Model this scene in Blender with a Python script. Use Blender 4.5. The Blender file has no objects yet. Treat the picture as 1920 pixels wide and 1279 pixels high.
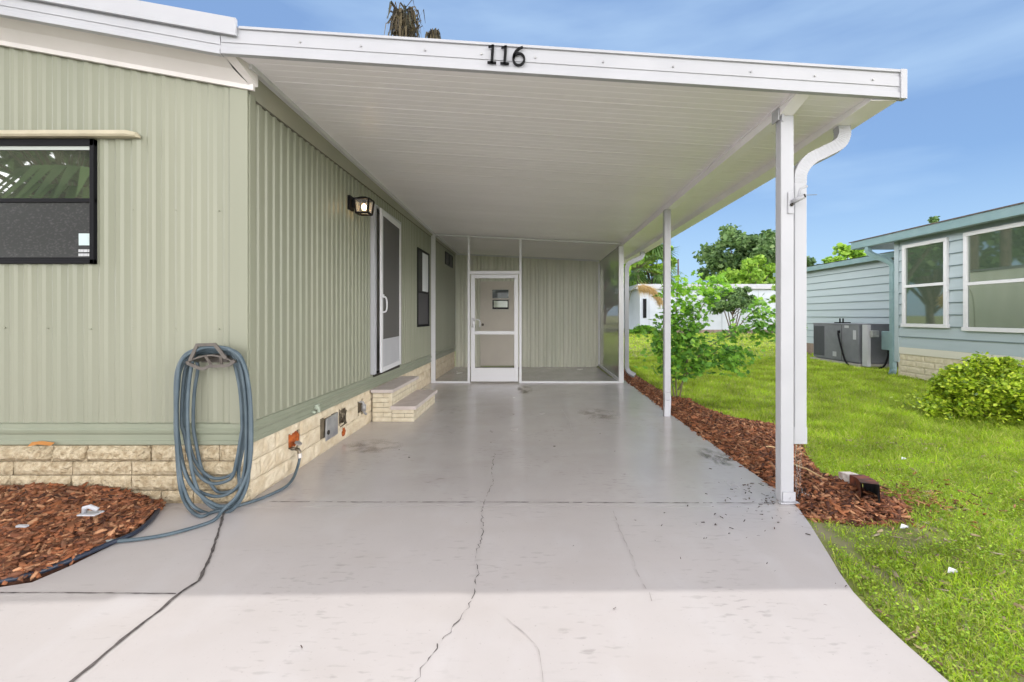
import bpy, math, random
import numpy as np
from mathutils import Vector, Matrix
random.seed(7); RS = np.random.RandomState(7)
R = math.radians
S = bpy.context.scene
COL = S.collection
# ------------------------------------------------------------------ camera, world, sun, exposure
CH = 1.27                                   # camera height
cam = bpy.data.cameras.new('camera'); cam.lens = 16; cam.sensor_width = 36; cam.sensor_fit = 'HORIZONTAL'
cam.shift_x = -(1000-960)/1920; cam.shift_y = -(639.5-592)/1920
cam.clip_start = 0.02; cam.clip_end = 4000
co = bpy.data.objects.new('camera', cam); COL.objects.link(co)
co.location = (0, 0, CH); co.rotation_euler = (R(90), 0, 0); S.camera = co
FP = 1920*16/36.
SUN_EL, SUN_AZ = 75.5, 2.0                  # sun high behind the roof; azimuth from +Y towards +X
w = bpy.data.worlds.new("World"); S.world = w; w.use_nodes = True
nt = w.node_tree; nt.nodes.clear(); N = nt.nodes; L = nt.links
def nn(tree, t, **k):
    n = tree.nodes.new(t)
    for a, b in k.items(): setattr(n, a, b)
    return n
out = nn(nt, 'ShaderNodeOutputWorld'); bg = nn(nt, 'ShaderNodeBackground')
sky = nn(nt, 'ShaderNodeTexSky', sky_type='NISHITA', sun_disc=False, sun_elevation=R(SUN_EL), sun_rotation=R(SUN_AZ),
         air_density=1.0, dust_density=0.6, ozone_density=2.0, altitude=0)
tc = nn(nt, 'ShaderNodeTexCoord'); sep = nn(nt, 'ShaderNodeSeparateXYZ'); L.new(tc.outputs['Generated'], sep.inputs[0])
mp = nn(nt, 'ShaderNodeMapping'); mp.inputs['Scale'].default_value = (1.6, 1.6, 7.5); mp.inputs['Rotation'].default_value = (0.08, 0.05, 0.4)
L.new(tc.outputs['Generated'], mp.inputs[0])
nz = nn(nt, 'ShaderNodeTexNoise'); nz.inputs['Scale'].default_value = 1.3; nz.inputs['Detail'].default_value = 6; nz.inputs['Roughness'].default_value = .5
L.new(mp.outputs[0], nz.inputs['Vector'])
cr = nn(nt, 'ShaderNodeMapRange'); cr.inputs[1].default_value = .42; cr.inputs[2].default_value = .78; cr.inputs[3].default_value = 0.24; cr.inputs[4].default_value = .66
L.new(nz.outputs['Fac'], cr.inputs[0])
mixc = nn(nt, 'ShaderNodeMixRGB'); hz_ = nn(nt, 'ShaderNodeMapRange'); hz_.interpolation_type = 'SMOOTHSTEP'
for i_, v_ in enumerate((.45, .0, 0, .62)): hz_.inputs[i_+1].default_value = v_
L.new(sep.outputs[2], hz_.inputs[0])
mxm = nn(nt, 'ShaderNodeMath', operation='MAXIMUM'); L.new(cr.outputs[0], mxm.inputs[0]); L.new(hz_.outputs[0], mxm.inputs[1]); L.new(mxm.outputs[0], mixc.inputs[0]); L.new(sky.outputs[0], mixc.inputs[1])
mixc.inputs[2].default_value = (9.0, 8.6, 8.4, 1)
tint = nn(nt, 'ShaderNodeMixRGB'); tint.blend_type = 'MULTIPLY'; tint.inputs[0].default_value = 1; tint.inputs[2].default_value = (.335, .475, .625, 1)
L.new(mixc.outputs[0], tint.inputs[1])
def wmr(src, a, b, c, d):
    n = nn(nt, 'ShaderNodeMapRange'); n.interpolation_type = 'SMOOTHSTEP'
    for i, v in enumerate((a, b, c, d)): n.inputs[i+1].default_value = v
    L.new(src, n.inputs[0]); return n.outputs[0]
def wmath(op, a, b):
    n = nn(nt, 'ShaderNodeMath', operation=op)
    for i, v in enumerate((a, b)):
        if isinstance(v, (int, float)): n.inputs[i].default_value = v
        else: L.new(v, n.inputs[i])
    return n.outputs[0]
# bright band added in the unseen sky to light the carport interior, weaker overhead
fill_sky = wmr(sep.outputs[1], .56, .12, 0, 1)
sidec = nn(nt, 'ShaderNodeMixRGB'); L.new(wmr(sep.outputs[1], .2, -.5, 0, 1), sidec.inputs[0])
sidec.inputs[1].default_value = (56.0, 54.6, 55.6, 1); sidec.inputs[2].default_value = (35.0, 34.2, 34.8, 1)
over = nn(nt, 'ShaderNodeMixRGB'); over.blend_type = 'MULTIPLY'; over.inputs[0].default_value = 1; L.new(sidec.outputs[0], over.inputs[1])
L.new(wmr(sep.outputs[2], .10, .62, 1, .12), over.inputs[2])
mb2 = nn(nt, 'ShaderNodeMixRGB'); L.new(fill_sky, mb2.inputs[0]); L.new(tint.outputs[0], mb2.inputs[1]); L.new(over.outputs[0], mb2.inputs[2])
L.new(mb2.outputs[0], bg.inputs[0]); bg.inputs[1].default_value = 0.10
L.new(bg.outputs[0], out.inputs[0])
sl = bpy.data.lights.new('sun', 'SUN'); sl.energy = .80; sl.angle = R(.8); sl.color = (1, .97, .92)
so = bpy.data.objects.new('sun', sl); COL.objects.link(so); so.location = (0, 10, 30)
sd = Vector((math.sin(R(SUN_AZ))*math.cos(R(SUN_EL)), math.cos(R(SUN_AZ))*math.cos(R(SUN_EL)), math.sin(R(SUN_EL))))
so.rotation_euler = sd.to_track_quat('Z', 'Y').to_euler()
S.view_settings.view_transform = 'Standard'; S.view_settings.look = 'None'; S.view_settings.exposure = 1.06; S.view_settings.gamma = 1
S.render.engine = 'CYCLES'
S.cycles.max_bounces = 10; S.cycles.diffuse_bounces = 8; S.cycles.glossy_bounces = 4; S.cycles.transparent_max_bounces = 16
S.cycles.sample_clamp_indirect = 6

# ------------------------------------------------------------------ helpers
def G(px, py, z=0.0):                        # point of the ground (height z) seen at a pixel of the photograph
    Y = FP*(CH-z)/(py-592.); return ((px-1000.)*Y/FP, Y)
def P(px, py, Y):                            # point at depth Y
    return ((px-1000.)*Y/FP, Y, CH-(py-592.)*Y/FP)

def mat(name, col, rough=.5, metal=0., col2=None, nscale=4., ndetail=4, stretch=(1,1,1), bump=0., bscale=40., bdist=.004, ior=1.45,
        island=None, lo=.35, hi=.65, spec=None, transl=0., rough2=None, coat=0.):
    m = bpy.data.materials.new(name); m.use_nodes = True; t = m.node_tree; b = t.nodes['Principled BSDF']
    b.inputs['Base Color'].default_value = (*col, 1); b.inputs['Roughness'].default_value = rough; b.inputs['Metallic'].default_value = metal
    b.inputs['IOR'].default_value = ior
    if spec is not None: b.inputs['Specular IOR Level'].default_value = spec
    if coat: b.inputs['Coat Weight'].default_value = coat; b.inputs['Coat Roughness'].default_value = .1
    tcn = nn(t, 'ShaderNodeTexCoord'); mpn = nn(t, 'ShaderNodeMapping'); mpn.inputs['Scale'].default_value = stretch
    t.links.new(tcn.outputs['Object'], mpn.inputs[0])
    src = None
    if col2 is not None:
        nz = nn(t, 'ShaderNodeTexNoise'); nz.inputs['Scale'].default_value = nscale; nz.inputs['Detail'].default_value = ndetail
        t.links.new(mpn.outputs[0], nz.inputs['Vector'])
        mr = nn(t, 'ShaderNodeMapRange'); mr.inputs[1].default_value = lo; mr.inputs[2].default_value = hi; t.links.new(nz.outputs['Fac'], mr.inputs[0])
        mx = nn(t, 'ShaderNodeMixRGB'); mx.inputs[1].default_value = (*col, 1); mx.inputs[2].default_value = (*col2, 1)
        t.links.new(mr.outputs[0], mx.inputs[0]); src = mx.outputs[0]
        if rough2 is not None:
            rr = nn(t, 'ShaderNodeMapRange'); rr.inputs[1].default_value = lo; rr.inputs[2].default_value = hi; rr.inputs[3].default_value = rough; rr.inputs[4].default_value = rough2
            t.links.new(nz.outputs['Fac'], rr.inputs[0]); t.links.new(rr.outputs[0], b.inputs['Roughness'])
    if island is not None:                  # list of colours picked at random for each leaf / chip / blade
        ge = nn(t, 'ShaderNodeNewGeometry'); rp = nn(t, 'ShaderNodeValToRGB'); rp.color_ramp.interpolation = 'LINEAR'
        e = rp.color_ramp.elements
        while len(e) < len(island): e.new(.5)
        for i, c in enumerate(island): e[i].position = i/(len(island)-1); e[i].color = (*c, 1)
        t.links.new(ge.outputs['Random Per Island'], rp.inputs[0])
        if src is not None:
            m2 = nn(t, 'ShaderNodeMixRGB'); m2.blend_type = 'MULTIPLY'; m2.inputs[0].default_value = 1
            t.links.new(rp.outputs[0], m2.inputs[1]); t.links.new(src, m2.inputs[2]); src = m2.outputs[0]
        else: src = rp.outputs[0]
    if src is not None: t.links.new(src, b.inputs['Base Color'])
    if bump:
        nb = nn(t, 'ShaderNodeTexNoise'); nb.inputs['Scale'].default_value = bscale; nb.inputs['Detail'].default_value = 5
        t.links.new(mpn.outputs[0], nb.inputs['Vector'])
        bp = nn(t, 'ShaderNodeBump'); bp.inputs['Strength'].default_value = bump; bp.inputs['Distance'].default_value = bdist
        t.links.new(nb.outputs['Fac'], bp.inputs['Height']); t.links.new(bp.outputs[0], b.inputs['Normal'])
    if transl:
        o = t.nodes['Material Output']; tr = nn(t, 'ShaderNodeBsdfTranslucent'); ms = nn(t, 'ShaderNodeMixShader'); ms.inputs[0].default_value = transl
        if src is not None: t.links.new(src, tr.inputs[0])
        else: tr.inputs[0].default_value = (*col, 1)
        t.links.new(b.outputs[0], ms.inputs[1]); t.links.new(tr.outputs[0], ms.inputs[2]); t.links.new(ms.outputs[0], o.inputs[0])
    return m

def screen_mat(name, col, op):
    m = bpy.data.materials.new(name); m.use_nodes = True; t = m.node_tree; b = t.nodes['Principled BSDF']
    b.inputs['Base Color'].default_value = (*col, 1); b.inputs['Roughness'].default_value = .55; b.inputs['Alpha'].default_value = op
    return m

class MB:
    def __init__(s): s.v = []; s.f = []
    def add(s, vs, fs):
        o = len(s.v); s.v += [tuple(p) for p in vs]; s.f += [tuple(i+o for i in f) for f in fs]; return s
    def box(s, x0, x1, y0, y1, z0, z1):
        return s.add([(x0,y0,z0),(x1,y0,z0),(x1,y1,z0),(x0,y1,z0),(x0,y0,z1),(x1,y0,z1),(x1,y1,z1),(x0,y1,z1)],
                     [(0,3,2,1),(4,5,6,7),(0,1,5,4),(1,2,6,5),(2,3,7,6),(3,0,4,7)])
    def hexa(s, p):                          # eight corners, bottom ring then top ring
        return s.add(p, [(0,3,2,1),(4,5,6,7),(0,1,5,4),(1,2,6,5),(2,3,7,6),(3,0,4,7)])
    def quad(s, a, b, c, d): return s.add([a,b,c,d], [(0,1,2,3)])
    def sweep(s, path, section, closed=True, caps=True, up=(0,0,1), scales=None):  # section: list of (a,b) in the plane normal to the path
        path = [Vector(p) for p in path]; n = len(path); m = len(section); vs = []
        T0 = (path[1]-path[0]).normalized(); upv = Vector(up)
        if abs(T0.dot(upv)) > .95: upv = Vector((0,1,0)) if abs(T0.y) < .9 else Vector((1,0,0))
        U = (upv - T0*upv.dot(T0)).normalized()
        for i, p in enumerate(path):
            T = (path[min(i+1,n-1)]-path[max(i-1,0)]).normalized()
            U = (U - T*U.dot(T)).normalized(); V = T.cross(U)
            k = scales[i] if scales else 1.
            for a, b in section: vs.append(p + V*a*k + U*b*k)
        fs = []
        for i in range(n-1):
            for j in range(m if closed else m-1):
                a = i*m+j; b = i*m+(j+1) % m; fs.append((a, b, b+m, a+m))
        if caps and closed: fs.append(tuple(range(m))[::-1]); fs.append(tuple(range((n-1)*m, n*m)))
        return s.add(vs, fs)
    def tube(s, path, r, seg=8, r2=None, caps=True):
        n = len(path); sec = [(math.cos(2*math.pi*i/seg), math.sin(2*math.pi*i/seg)) for i in range(seg)]
        r2 = r if r2 is None else r2
        if isinstance(r, (list, tuple)): sc = list(r)
        else: sc = [r+(r2-r)*i/(n-1) for i in range(n)]
        return s.sweep(path, sec, scales=sc, caps=caps)
    def prism(s, poly, z0, z1):
        n = len(poly); vs = [(x,y,z0) for x,y in poly]+[(x,y,z1) for x,y in poly]
        return s.add(vs, [tuple(range(n))[::-1], tuple(range(n,2*n))]+[(i,(i+1)%n,(i+1)%n+n,i+n) for i in range(n)])
    def build(s, name, m, parent=None, smooth=False, bevel=0., loc=None):
        me = bpy.data.meshes.new(name); me.from_pydata(s.v, [], s.f); me.update()
        o = bpy.data.objects.new(name, me); COL.objects.link(o); me.materials.append(m)
        if smooth: me.polygons.foreach_set('use_smooth', [True]*len(me.polygons))
        if parent: o.parent = parent
        if parent and parent.get('_o'):
            off = Vector(parent['_o']); me.transform(Matrix.Translation(-off))
        if bevel:
            bm = o.modifiers.new('bevel', 'BEVEL'); bm.width = bevel; bm.segments = 2; bm.limit_method = 'ANGLE'; bm.angle_limit = R(40)
        if loc: o.location = loc
        return o
def sub(mb_, name, m, par, org, **k):        # part of a part: geometry given in world space, parent chain origin = org
    o = mb_.build(name, m, None, **k); o.data.transform(Matrix.Translation(-Vector(org))); o.parent = par; return o
def tag(o, label, cat, group=None, kind=None):
    o['label'] = label; o['category'] = cat
    if group: o['group'] = group
    if kind: o['kind'] = kind
    return o
def thing(name, label, cat, loc=(0,0,0), group=None):
    o = bpy.data.objects.new(name, None); COL.objects.link(o); o.location = loc; o.empty_display_size = .2
    return tag(o, label, cat, group)
class T:                                     # a thing with its origin; parts are given in world space
    def __init__(s, name, label, cat, loc=(0,0,0), group=None): s.e = thing(name, label, cat, loc, group); s.o = Vector(loc)
    def part(s, mb_, name, m, **k): return sub(mb_, name, m, s.e, s.o, **k)
    def sub(s, par, mb_, name, m, **k): return sub(mb_, name, m, par, s.o, **k)
def solo(mb_, name, m, label, cat, loc, group=None, kind=None, **k):   # one-mesh thing, origin at loc
    o = mb_.build(name, m, None, **k); o.data.transform(Matrix.Translation(-Vector(loc))); o.location = loc
    return tag(o, label, cat, group, kind)
def struct(mb_, name, m, parent=None, **k):
    o = mb_.build(name, m, parent, **k)
    if not parent: o['kind'] = 'structure'
    return o
def npmesh(name, V, F, m, smooth=False):     # V (n,3), F (k,c) same-size faces
    me = bpy.data.meshes.new(name); c = F.shape[1]
    me.vertices.add(len(V)); me.vertices.foreach_set('co', V.astype(np.float32).ravel())
    me.loops.add(F.size); me.loops.foreach_set('vertex_index', F.astype(np.int32).ravel())
    me.polygons.add(len(F)); me.polygons.foreach_set('loop_start', np.arange(0, F.size, c, dtype=np.int32))
    me.polygons.foreach_set('loop_total', np.full(len(F), c, dtype=np.int32))
    me.update(calc_edges=True); me.validate()
    if smooth: me.polygons.foreach_set('use_smooth', [True]*len(me.polygons))
    me.materials.append(m); o = bpy.data.objects.new(name, me); COL.objects.link(o); return o
def inpoly(x, y, poly):
    c = np.zeros(len(x), bool); n = len(poly); j = n-1
    for i in range(n):
        xi, yi = poly[i]; xj, yj = poly[j]
        k = ((yi > y) != (yj > y)) & (x < (xj-xi)*(y-yi)/((yj-yi) if yj != yi else 1e-9)+xi)
        c ^= k; j = i
    return c
def smoothpath(pts, n=8):                    # Catmull-Rom
    pts = [Vector(p) for p in pts]; q = [pts[0]*2-pts[1]]+pts+[pts[-1]*2-pts[-2]]; o = []
    for i in range(1, len(q)-2):
        for k in range(n):
            t = k/n; a, b, c, d = q[i-1], q[i], q[i+1], q[i+2]
            o.append(.5*((2*b)+(c-a)*t+(2*a-5*b+4*c-d)*t*t+(3*b-a-3*c+d)*t**3))
    o.append(pts[-1]); return o
def fbm(x, y, sc=1., seed=0):                # cheap smooth noise for numpy
    r = np.random.RandomState(seed); v = 0
    for k in range(5):
        a = r.uniform(0, 6.28); f = sc*1.7**k*r.uniform(.8, 1.2); ph = r.uniform(0, 6.28, 2)
        v = v + np.sin((x*math.cos(a)+y*math.sin(a))*f+ph[0])*np.cos((-x*math.sin(a)+y*math.cos(a))*f*.9+ph[1])*.75**k
    return v/2.2

# ------------------------------------------------------------------ materials
M = {}
M['siding'] = mat('sage_siding', (.262,.268,.200), .42, col2=(.240,.250,.186), nscale=2.2, stretch=(1,1,.12), bump=.08, bscale=14)
M['band'] = mat('sage_band', (.245,.265,.195), .45, col2=(.225,.248,.182), nscale=5, bump=.1, bscale=20)
M['eave'] = mat('sage_eave', (.33,.315,.25), .5, col2=(.30,.295,.235), nscale=3)
M['white'] = mat('white_aluminium', (.425,.43,.455), .38, col2=(.385,.39,.415), nscale=3, lo=.3, hi=.75)
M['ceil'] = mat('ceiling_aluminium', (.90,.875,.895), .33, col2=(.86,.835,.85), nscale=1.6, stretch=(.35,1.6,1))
M['soffit'] = mat('soffit_white', (.66,.63,.61), .5, col2=(.62,.59,.57), nscale=4)
M['trimw'] = mat('white_trim', (.62,.62,.635), .4)
M['tan'] = mat('tan_drip_cap', (.50,.45,.33), .5, col2=(.42,.38,.27), nscale=7)
M['black'] = mat('black_frame', (.006,.006,.008), .6, spec=.2)
M['block'] = mat('split_block', (.56,.48,.335), .9, col2=(.36,.285,.175), nscale=26, ndetail=9, bump=1.0, bscale=38, bdist=.03)
M['blockp'] = mat('painted_block', (.68,.60,.45), .8, col2=(.55,.455,.31), nscale=9, ndetail=7, bump=.8, bscale=42, bdist=.01)
M['brick'] = mat('cream_brick', (.66,.60,.46), .75, col2=(.56,.49,.35), nscale=14, bump=.3, bscale=60)
M['mortar'] = mat('mortar_shadow', (.17,.135,.09), .95, col2=(.10,.08,.05), nscale=20)
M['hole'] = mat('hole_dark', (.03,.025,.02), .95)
M['foam'] = mat('orange_foam', (.42,.10,.012), .7, col2=(.25,.05,.008), nscale=30, bump=.8, bscale=60, bdist=.01)
M['galv'] = mat('galvanised', (.42,.42,.41), .4, .5, col2=(.30,.30,.31), nscale=12)
M['brass'] = mat('brass_dull', (.30,.25,.17), .4, .8, col2=(.14,.12,.10), nscale=40)
M['hose'] = mat('blue_grey_hose', (.085,.118,.138), .5, col2=(.06,.09,.11), nscale=9, bump=.1, bscale=90)
M['edging'] = mat('black_edging', (.022,.03,.05), .35)
M['hanger'] = mat('taupe_hanger', (.12,.105,.09), .5, col2=(.085,.075,.065), nscale=20)
M['rust'] = mat('rusted_paint', (.20,.055,.025), .6, col2=(.06,.025,.018), nscale=22, bump=.3)
M['mulch'] = mat('mulch_chips', (1,1,1), .8, island=[(.045,.016,.010),(.14,.048,.022),(.30,.105,.04),(.20,.075,.035),(.52,.27,.14),(.07,.024,.013),(.36,.14,.06),(.12,.05,.03)])
M['mulchbed'] = mat('mulch_bed', (.06,.025,.015), .95, col2=(.12,.05,.028), nscale=30, bump=1, bscale=50, bdist=.02)
M['litter'] = mat('litter', (1,1,1), .8, island=[(.03,.02,.018),(.06,.04,.03),(.09,.05,.03)])
M['shed'] = mat('shed_siding', (.66,.66,.54), .5, col2=(.57,.59,.47), nscale=3, stretch=(1,1,.15))
M['sheddoor'] = mat('shed_door', (.66,.61,.52), .55, col2=(.62,.57,.49), nscale=3)
M['screen'] = screen_mat('insect_screen', (.2,.2,.2), .10)
M['screend'] = screen_mat('dense_screen', (.24,.24,.25), .72)
M['screenm'] = screen_mat('storm_door_screen', (.13,.125,.12), .62)
M['crack'] = mat('crack_dirt', (.05,.042,.04), .95, col2=(.13,.115,.11), nscale=30)
M['crackl'] = mat('hairline_dirt', (.30,.27,.26), .9, col2=(.42,.40,.39), nscale=22)
M['teal'] = mat('teal_lap_siding', (.36,.425,.445), .5, col2=(.34,.405,.425), nscale=4, stretch=(1,.3,3))
M['tealtrim'] = mat('teal_fascia', (.20,.29,.30), .4, col2=(.17,.26,.27), nscale=4)
M['roofdark'] = mat('dark_shingle', (.07,.055,.05), .9, col2=(.12,.09,.08), nscale=20, bump=.5)
M['acgrey'] = mat('ac_cabinet', (.17,.175,.195), .5, col2=(.145,.15,.17), nscale=6)
M['acdark'] = mat('ac_louver', (.07,.075,.085), .55)
M['stone'] = mat('concrete_pad', (.42,.40,.37), .9, col2=(.34,.32,.29), nscale=10)
M['farwhite'] = mat('far_white_wall', (.50,.54,.60), .6, col2=(.46,.50,.56), nscale=2)
M['skirt'] = mat('skirting_brown', (.27,.21,.17), .8, col2=(.20,.15,.12), nscale=6)
M['bark'] = mat('bark', (.17,.13,.10), .9, col2=(.09,.07,.055), nscale=12, stretch=(1,1,.3), bump=.8, bscale=20, bdist=.02)
M['stem'] = mat('green_stem', (.13,.15,.06), .7, col2=(.16,.12,.07), nscale=8)
M['asphalt'] = mat('asphalt', (.20,.20,.20), .9, col2=(.24,.24,.24), nscale=40, bump=.4)
M['leaf_oak'] = mat('leaf_oak', (1,1,1), .6, island=[(.05,.11,.04),(.11,.20,.06),(.17,.28,.09),(.07,.15,.05),(.24,.34,.13)], transl=.25)
M['leaf_lime'] = mat('leaf_lime', (1,1,1), .55, island=[(.15,.31,.03),(.28,.48,.05),(.40,.60,.08),(.11,.24,.03)], transl=.35)
M['leaf_sap'] = mat('leaf_sapling', (1,1,1), .45, island=[(.05,.15,.025),(.13,.32,.04),(.24,.50,.05),(.09,.23,.03),(.36,.62,.07)], transl=.3)
M['leaf_saptop'] = mat('leaf_young', (1,1,1), .45, island=[(.28,.60,.05),(.42,.74,.07),(.22,.50,.05)], transl=.4)
M['leaf_bush'] = mat('leaf_bush', (1,1,1), .5, island=[(.05,.11,.012),(.32,.48,.025),(.56,.72,.04),(.17,.31,.02),(.70,.80,.08),(.11,.20,.02)], transl=.3)
M['leaf_palm'] = mat('leaf_palm', (1,1,1), .5, island=[(.06,.13,.03),(.13,.24,.06),(.20,.33,.10)], transl=.2)
M['leaf_dead'] = mat('leaf_dead', (1,1,1), .8, island=[(.02,.015,.01),(.06,.045,.025),(.12,.095,.05),(.012,.01,.008),(.045,.05,.022)])
M['plume'] = mat('plume', (1,1,1), .8, island=[(.45,.30,.12),(.62,.45,.20),(.70,.55,.30)], transl=.3)
M['grass'] = mat('grass_blades', (1,1,1), .55, col=None) if False else None
def grass_mat():
    m = mat('grass_blades', (1,1,1), .5, col2=(1,1,1), island=[(.10,.24,.015),(.17,.38,.02),(.26,.50,.03),(.13,.32,.02),(.36,.52,.06)], transl=.3)
    return m
M['grass'] = mat('grass_blades', (1,1,1), .5, col2=(.50,.50,.50), nscale=2.2, island=[(.27,.46,.02),(.50,.72,.03),(.66,.86,.05),(.38,.62,.03),(.84,.84,.22),(.32,.50,.04)], transl=.45)
M['clover'] = mat('clover', (1,1,1), .5, island=[(.18,.34,.03),(.36,.58,.04),(.56,.74,.08),(.24,.42,.03),(.40,.50,.09)], transl=.4)
M['lawn'] = mat('lawn_soil', (.20,.24,.05), .95, col2=(.27,.225,.17), nscale=5.5, ndetail=6, bump=.6, bscale=18, bdist=.02, lo=.42, hi=.72)
M['water'] = mat('water', (.9,.93,.95), .05, ior=1.33)
M['water'].node_tree.nodes['Principled BSDF'].inputs['Transmission Weight'].default_value = .85

def glass(name, base, base2, refl=.25, rough=.03, nscale=3., stretch=(1,1,1)):
    m = mat(name, base, .5, col2=base2, nscale=nscale, stretch=stretch, ndetail=6); t = m.node_tree; b = t.nodes['Principled BSDF']
    o = t.nodes['Material Output']; gl = nn(t, 'ShaderNodeBsdfGlossy'); gl.inputs['Roughness'].default_value = rough; gl.inputs['Color'].default_value = (.9,.95,.92,1)
    ms = nn(t, 'ShaderNodeMixShader'); ms.inputs[0].default_value = refl; b.inputs['Specular IOR Level'].default_value = .12
    t.links.new(b.outputs[0], ms.inputs[1]); t.links.new(gl.outputs[0], ms.inputs[2]); t.links.new(ms.outputs[0], o.inputs[0]); return m
M['glass_up'] = glass('window_glass', (.03,.034,.026), (.07,.075,.05), .26, .02, 4)
M['glass_low'] = glass('rainy_screened_glass', (.028,.027,.029), (.10,.095,.10), .05, .3, 55, (1,1,1.6))
M['glass_low'].node_tree.nodes['Map Range'].inputs[1].default_value = .52; M['glass_low'].node_tree.nodes['Map Range'].inputs[2].default_value = .85
M['glass_n'] = glass('neighbour_glass', (.055,.08,.055), (.065,.09,.06), .26, .03, 2)
M['glass_dk'] = glass('dark_glass', (.02,.022,.022), (.035,.035,.035), .12, .05)

def slab_mat():
    m = bpy.data.materials.new('painted_concrete'); m.use_nodes = True; t = m.node_tree; b = t.nodes['Principled BSDF']
    tcn = nn(t, 'ShaderNodeTexCoord'); l = t.links
    def noise(sc, det=5, st=(1,1,1)):
        mpn = nn(t, 'ShaderNodeMapping'); mpn.inputs['Scale'].default_value = st; l.new(tcn.outputs['Object'], mpn.inputs[0])
        n = nn(t, 'ShaderNodeTexNoise'); n.inputs['Scale'].default_value = sc; n.inputs['Detail'].default_value = det; l.new(mpn.outputs[0], n.inputs['Vector']); return n.outputs['Fac']
    def mr(s, a, b_, c, d):
        n = nn(t, 'ShaderNodeMapRange'); n.inputs[1].default_value = a; n.inputs[2].default_value = b_; n.inputs[3].default_value = c; n.inputs[4].default_value = d; l.new(s, n.inputs[0]); return n.outputs[0]
    def mix(f, a, b_):
        n = nn(t, 'ShaderNodeMixRGB'); l.new(f, n.inputs[0])
        for i, x in ((1, a), (2, b_)):
            if isinstance(x, tuple): n.inputs[i].default_value = (*x, 1)
            else: l.new(x, n.inputs[i])
        return n.outputs[0]
    big = noise(1.1, 5); mid = noise(5, 6); fine = noise(70, 3)
    c = mix(mr(big, .35, .65, 0, 1), (.485,.452,.444), (.452,.420,.414))
    c = mix(mr(mid, .45, .85, 0, .4), c, (.43,.405,.40))
    c = mix(mr(fine, .66, .76, 0, .5), c, (.25,.22,.21))
    scf = noise(26, 6, (.45, 1.6, 1)); pt = noise(1.6, 3); ms_ = nn(t, 'ShaderNodeMath', operation='MULTIPLY'); l.new(mr(scf, .57, .67, 0, .7), ms_.inputs[0]); l.new(mr(pt, .48, .62, 0, 1), ms_.inputs[1]); c = mix(ms_.outputs[0], c, (.30,.275,.27))
    lt_ = noise(3.1, 5, (1.5, .7, 1)); c = mix(mr(lt_, .52, .72, 0, .4), c, (.52,.50,.505))
    st = noise(2.3, 4, (.7, 1.5, 1)); c = mix(mr(st, .50, .80, 0, .35), c, (.40,.355,.33))
    l.new(c, b.inputs['Base Color'])
        # the paint is worn and dry out by the street, glossy and damp under the roof
    sp = nn(t, 'ShaderNodeSeparateXYZ'); l.new(tcn.outputs['Object'], sp.inputs[0])
    dry = mr(sp.outputs[1], 2.3, 3.6, .62, 0)
    ad = nn(t, 'ShaderNodeMath', operation='MAXIMUM'); l.new(dry, ad.inputs[0]); l.new(mr(noise(2.2, 2, (1, .6, 1)), .2, .8, .15, .30), ad.inputs[1]); l.new(ad.outputs[0], b.inputs['Roughness'])
    bp = nn(t, 'ShaderNodeBump'); bp.inputs['Strength'].default_value = .25; bp.inputs['Distance'].default_value = .002
    l.new(noise(45, 6), bp.inputs['Height']); l.new(bp.outputs[0], b.inputs['Normal'])
    return m
M['slab'] = slab_mat()

# ------------------------------------------------------------------ ground
def hgt(x, y):
    return -0.024 + 0.018*np.clip(y-8, 0, 17) + .012*fbm(x, y, 1.1, 3)*np.clip((x-2)/2, 0, 1)
SLAB_R = [(1.80,11.3),(1.80,8.6),(1.77,5.76),(1.775,3.3),G(1497,953),G(1520,985),G(1548,1030),G(1575,1075),G(1600,1110),G(1640,1153),G(1690,1200),G(1780,1279),(1.44,-5)]
SLAB_L = [(-9,-5),(-9,2.06),G(0,1101),G(60,1092),G(130,1062),G(195,1030),G(255,1000),G(295,966),G(303,942),(-2.0,3.14),(-1.97,3.3),(-1.97,11.3)]
slab_poly = SLAB_R + SLAB_L
mb = MB(); mb.prism(slab_poly[::-1], -.09, 0)
slab = struct(mb, 'carport_slab', M['slab'])
xs = np.unique(np.concatenate([np.linspace(-1500,-60,12), np.linspace(-60,-4,30), np.linspace(-4,14,120), np.linspace(14,60,40), np.linspace(60,1500,14)]))
ys = np.unique(np.concatenate([np.linspace(-1500,-20,12), np.linspace(-20,0,20), np.linspace(0,30,160), np.linspace(30,80,30), np.linspace(80,2500,16)]))
X, Y = np.meshgrid(xs, ys); Z = hgt(X, Y)
under = inpoly(X.ravel(), Y.ravel(), slab_poly).reshape(X.shape); Z = np.where((X < -1.9) & (Y < 2.9), -.12, Z); Z = np.where((X < 1.55) & (Y > 4) & (Y < 16), -.12, Z)
V = np.stack([X, Y, Z], -1).reshape(-1, 3); nx = len(xs); idx = np.arange(len(V)).reshape(X.shape)
F = np.stack([idx[:-1,:-1], idx[:-1,1:], idx[1:,1:], idx[1:,:-1]], -1).reshape(-1, 4)
lawn = npmesh('ground', V, F, M['lawn'], True); lawn['kind'] = 'structure'
mb = MB(); mb.quad((-80,-14,-.035),(80,-14,-.035),(80,-7,-.035),(-80,-7,-.035)); struct(mb, 'road', M['asphalt'])

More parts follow.
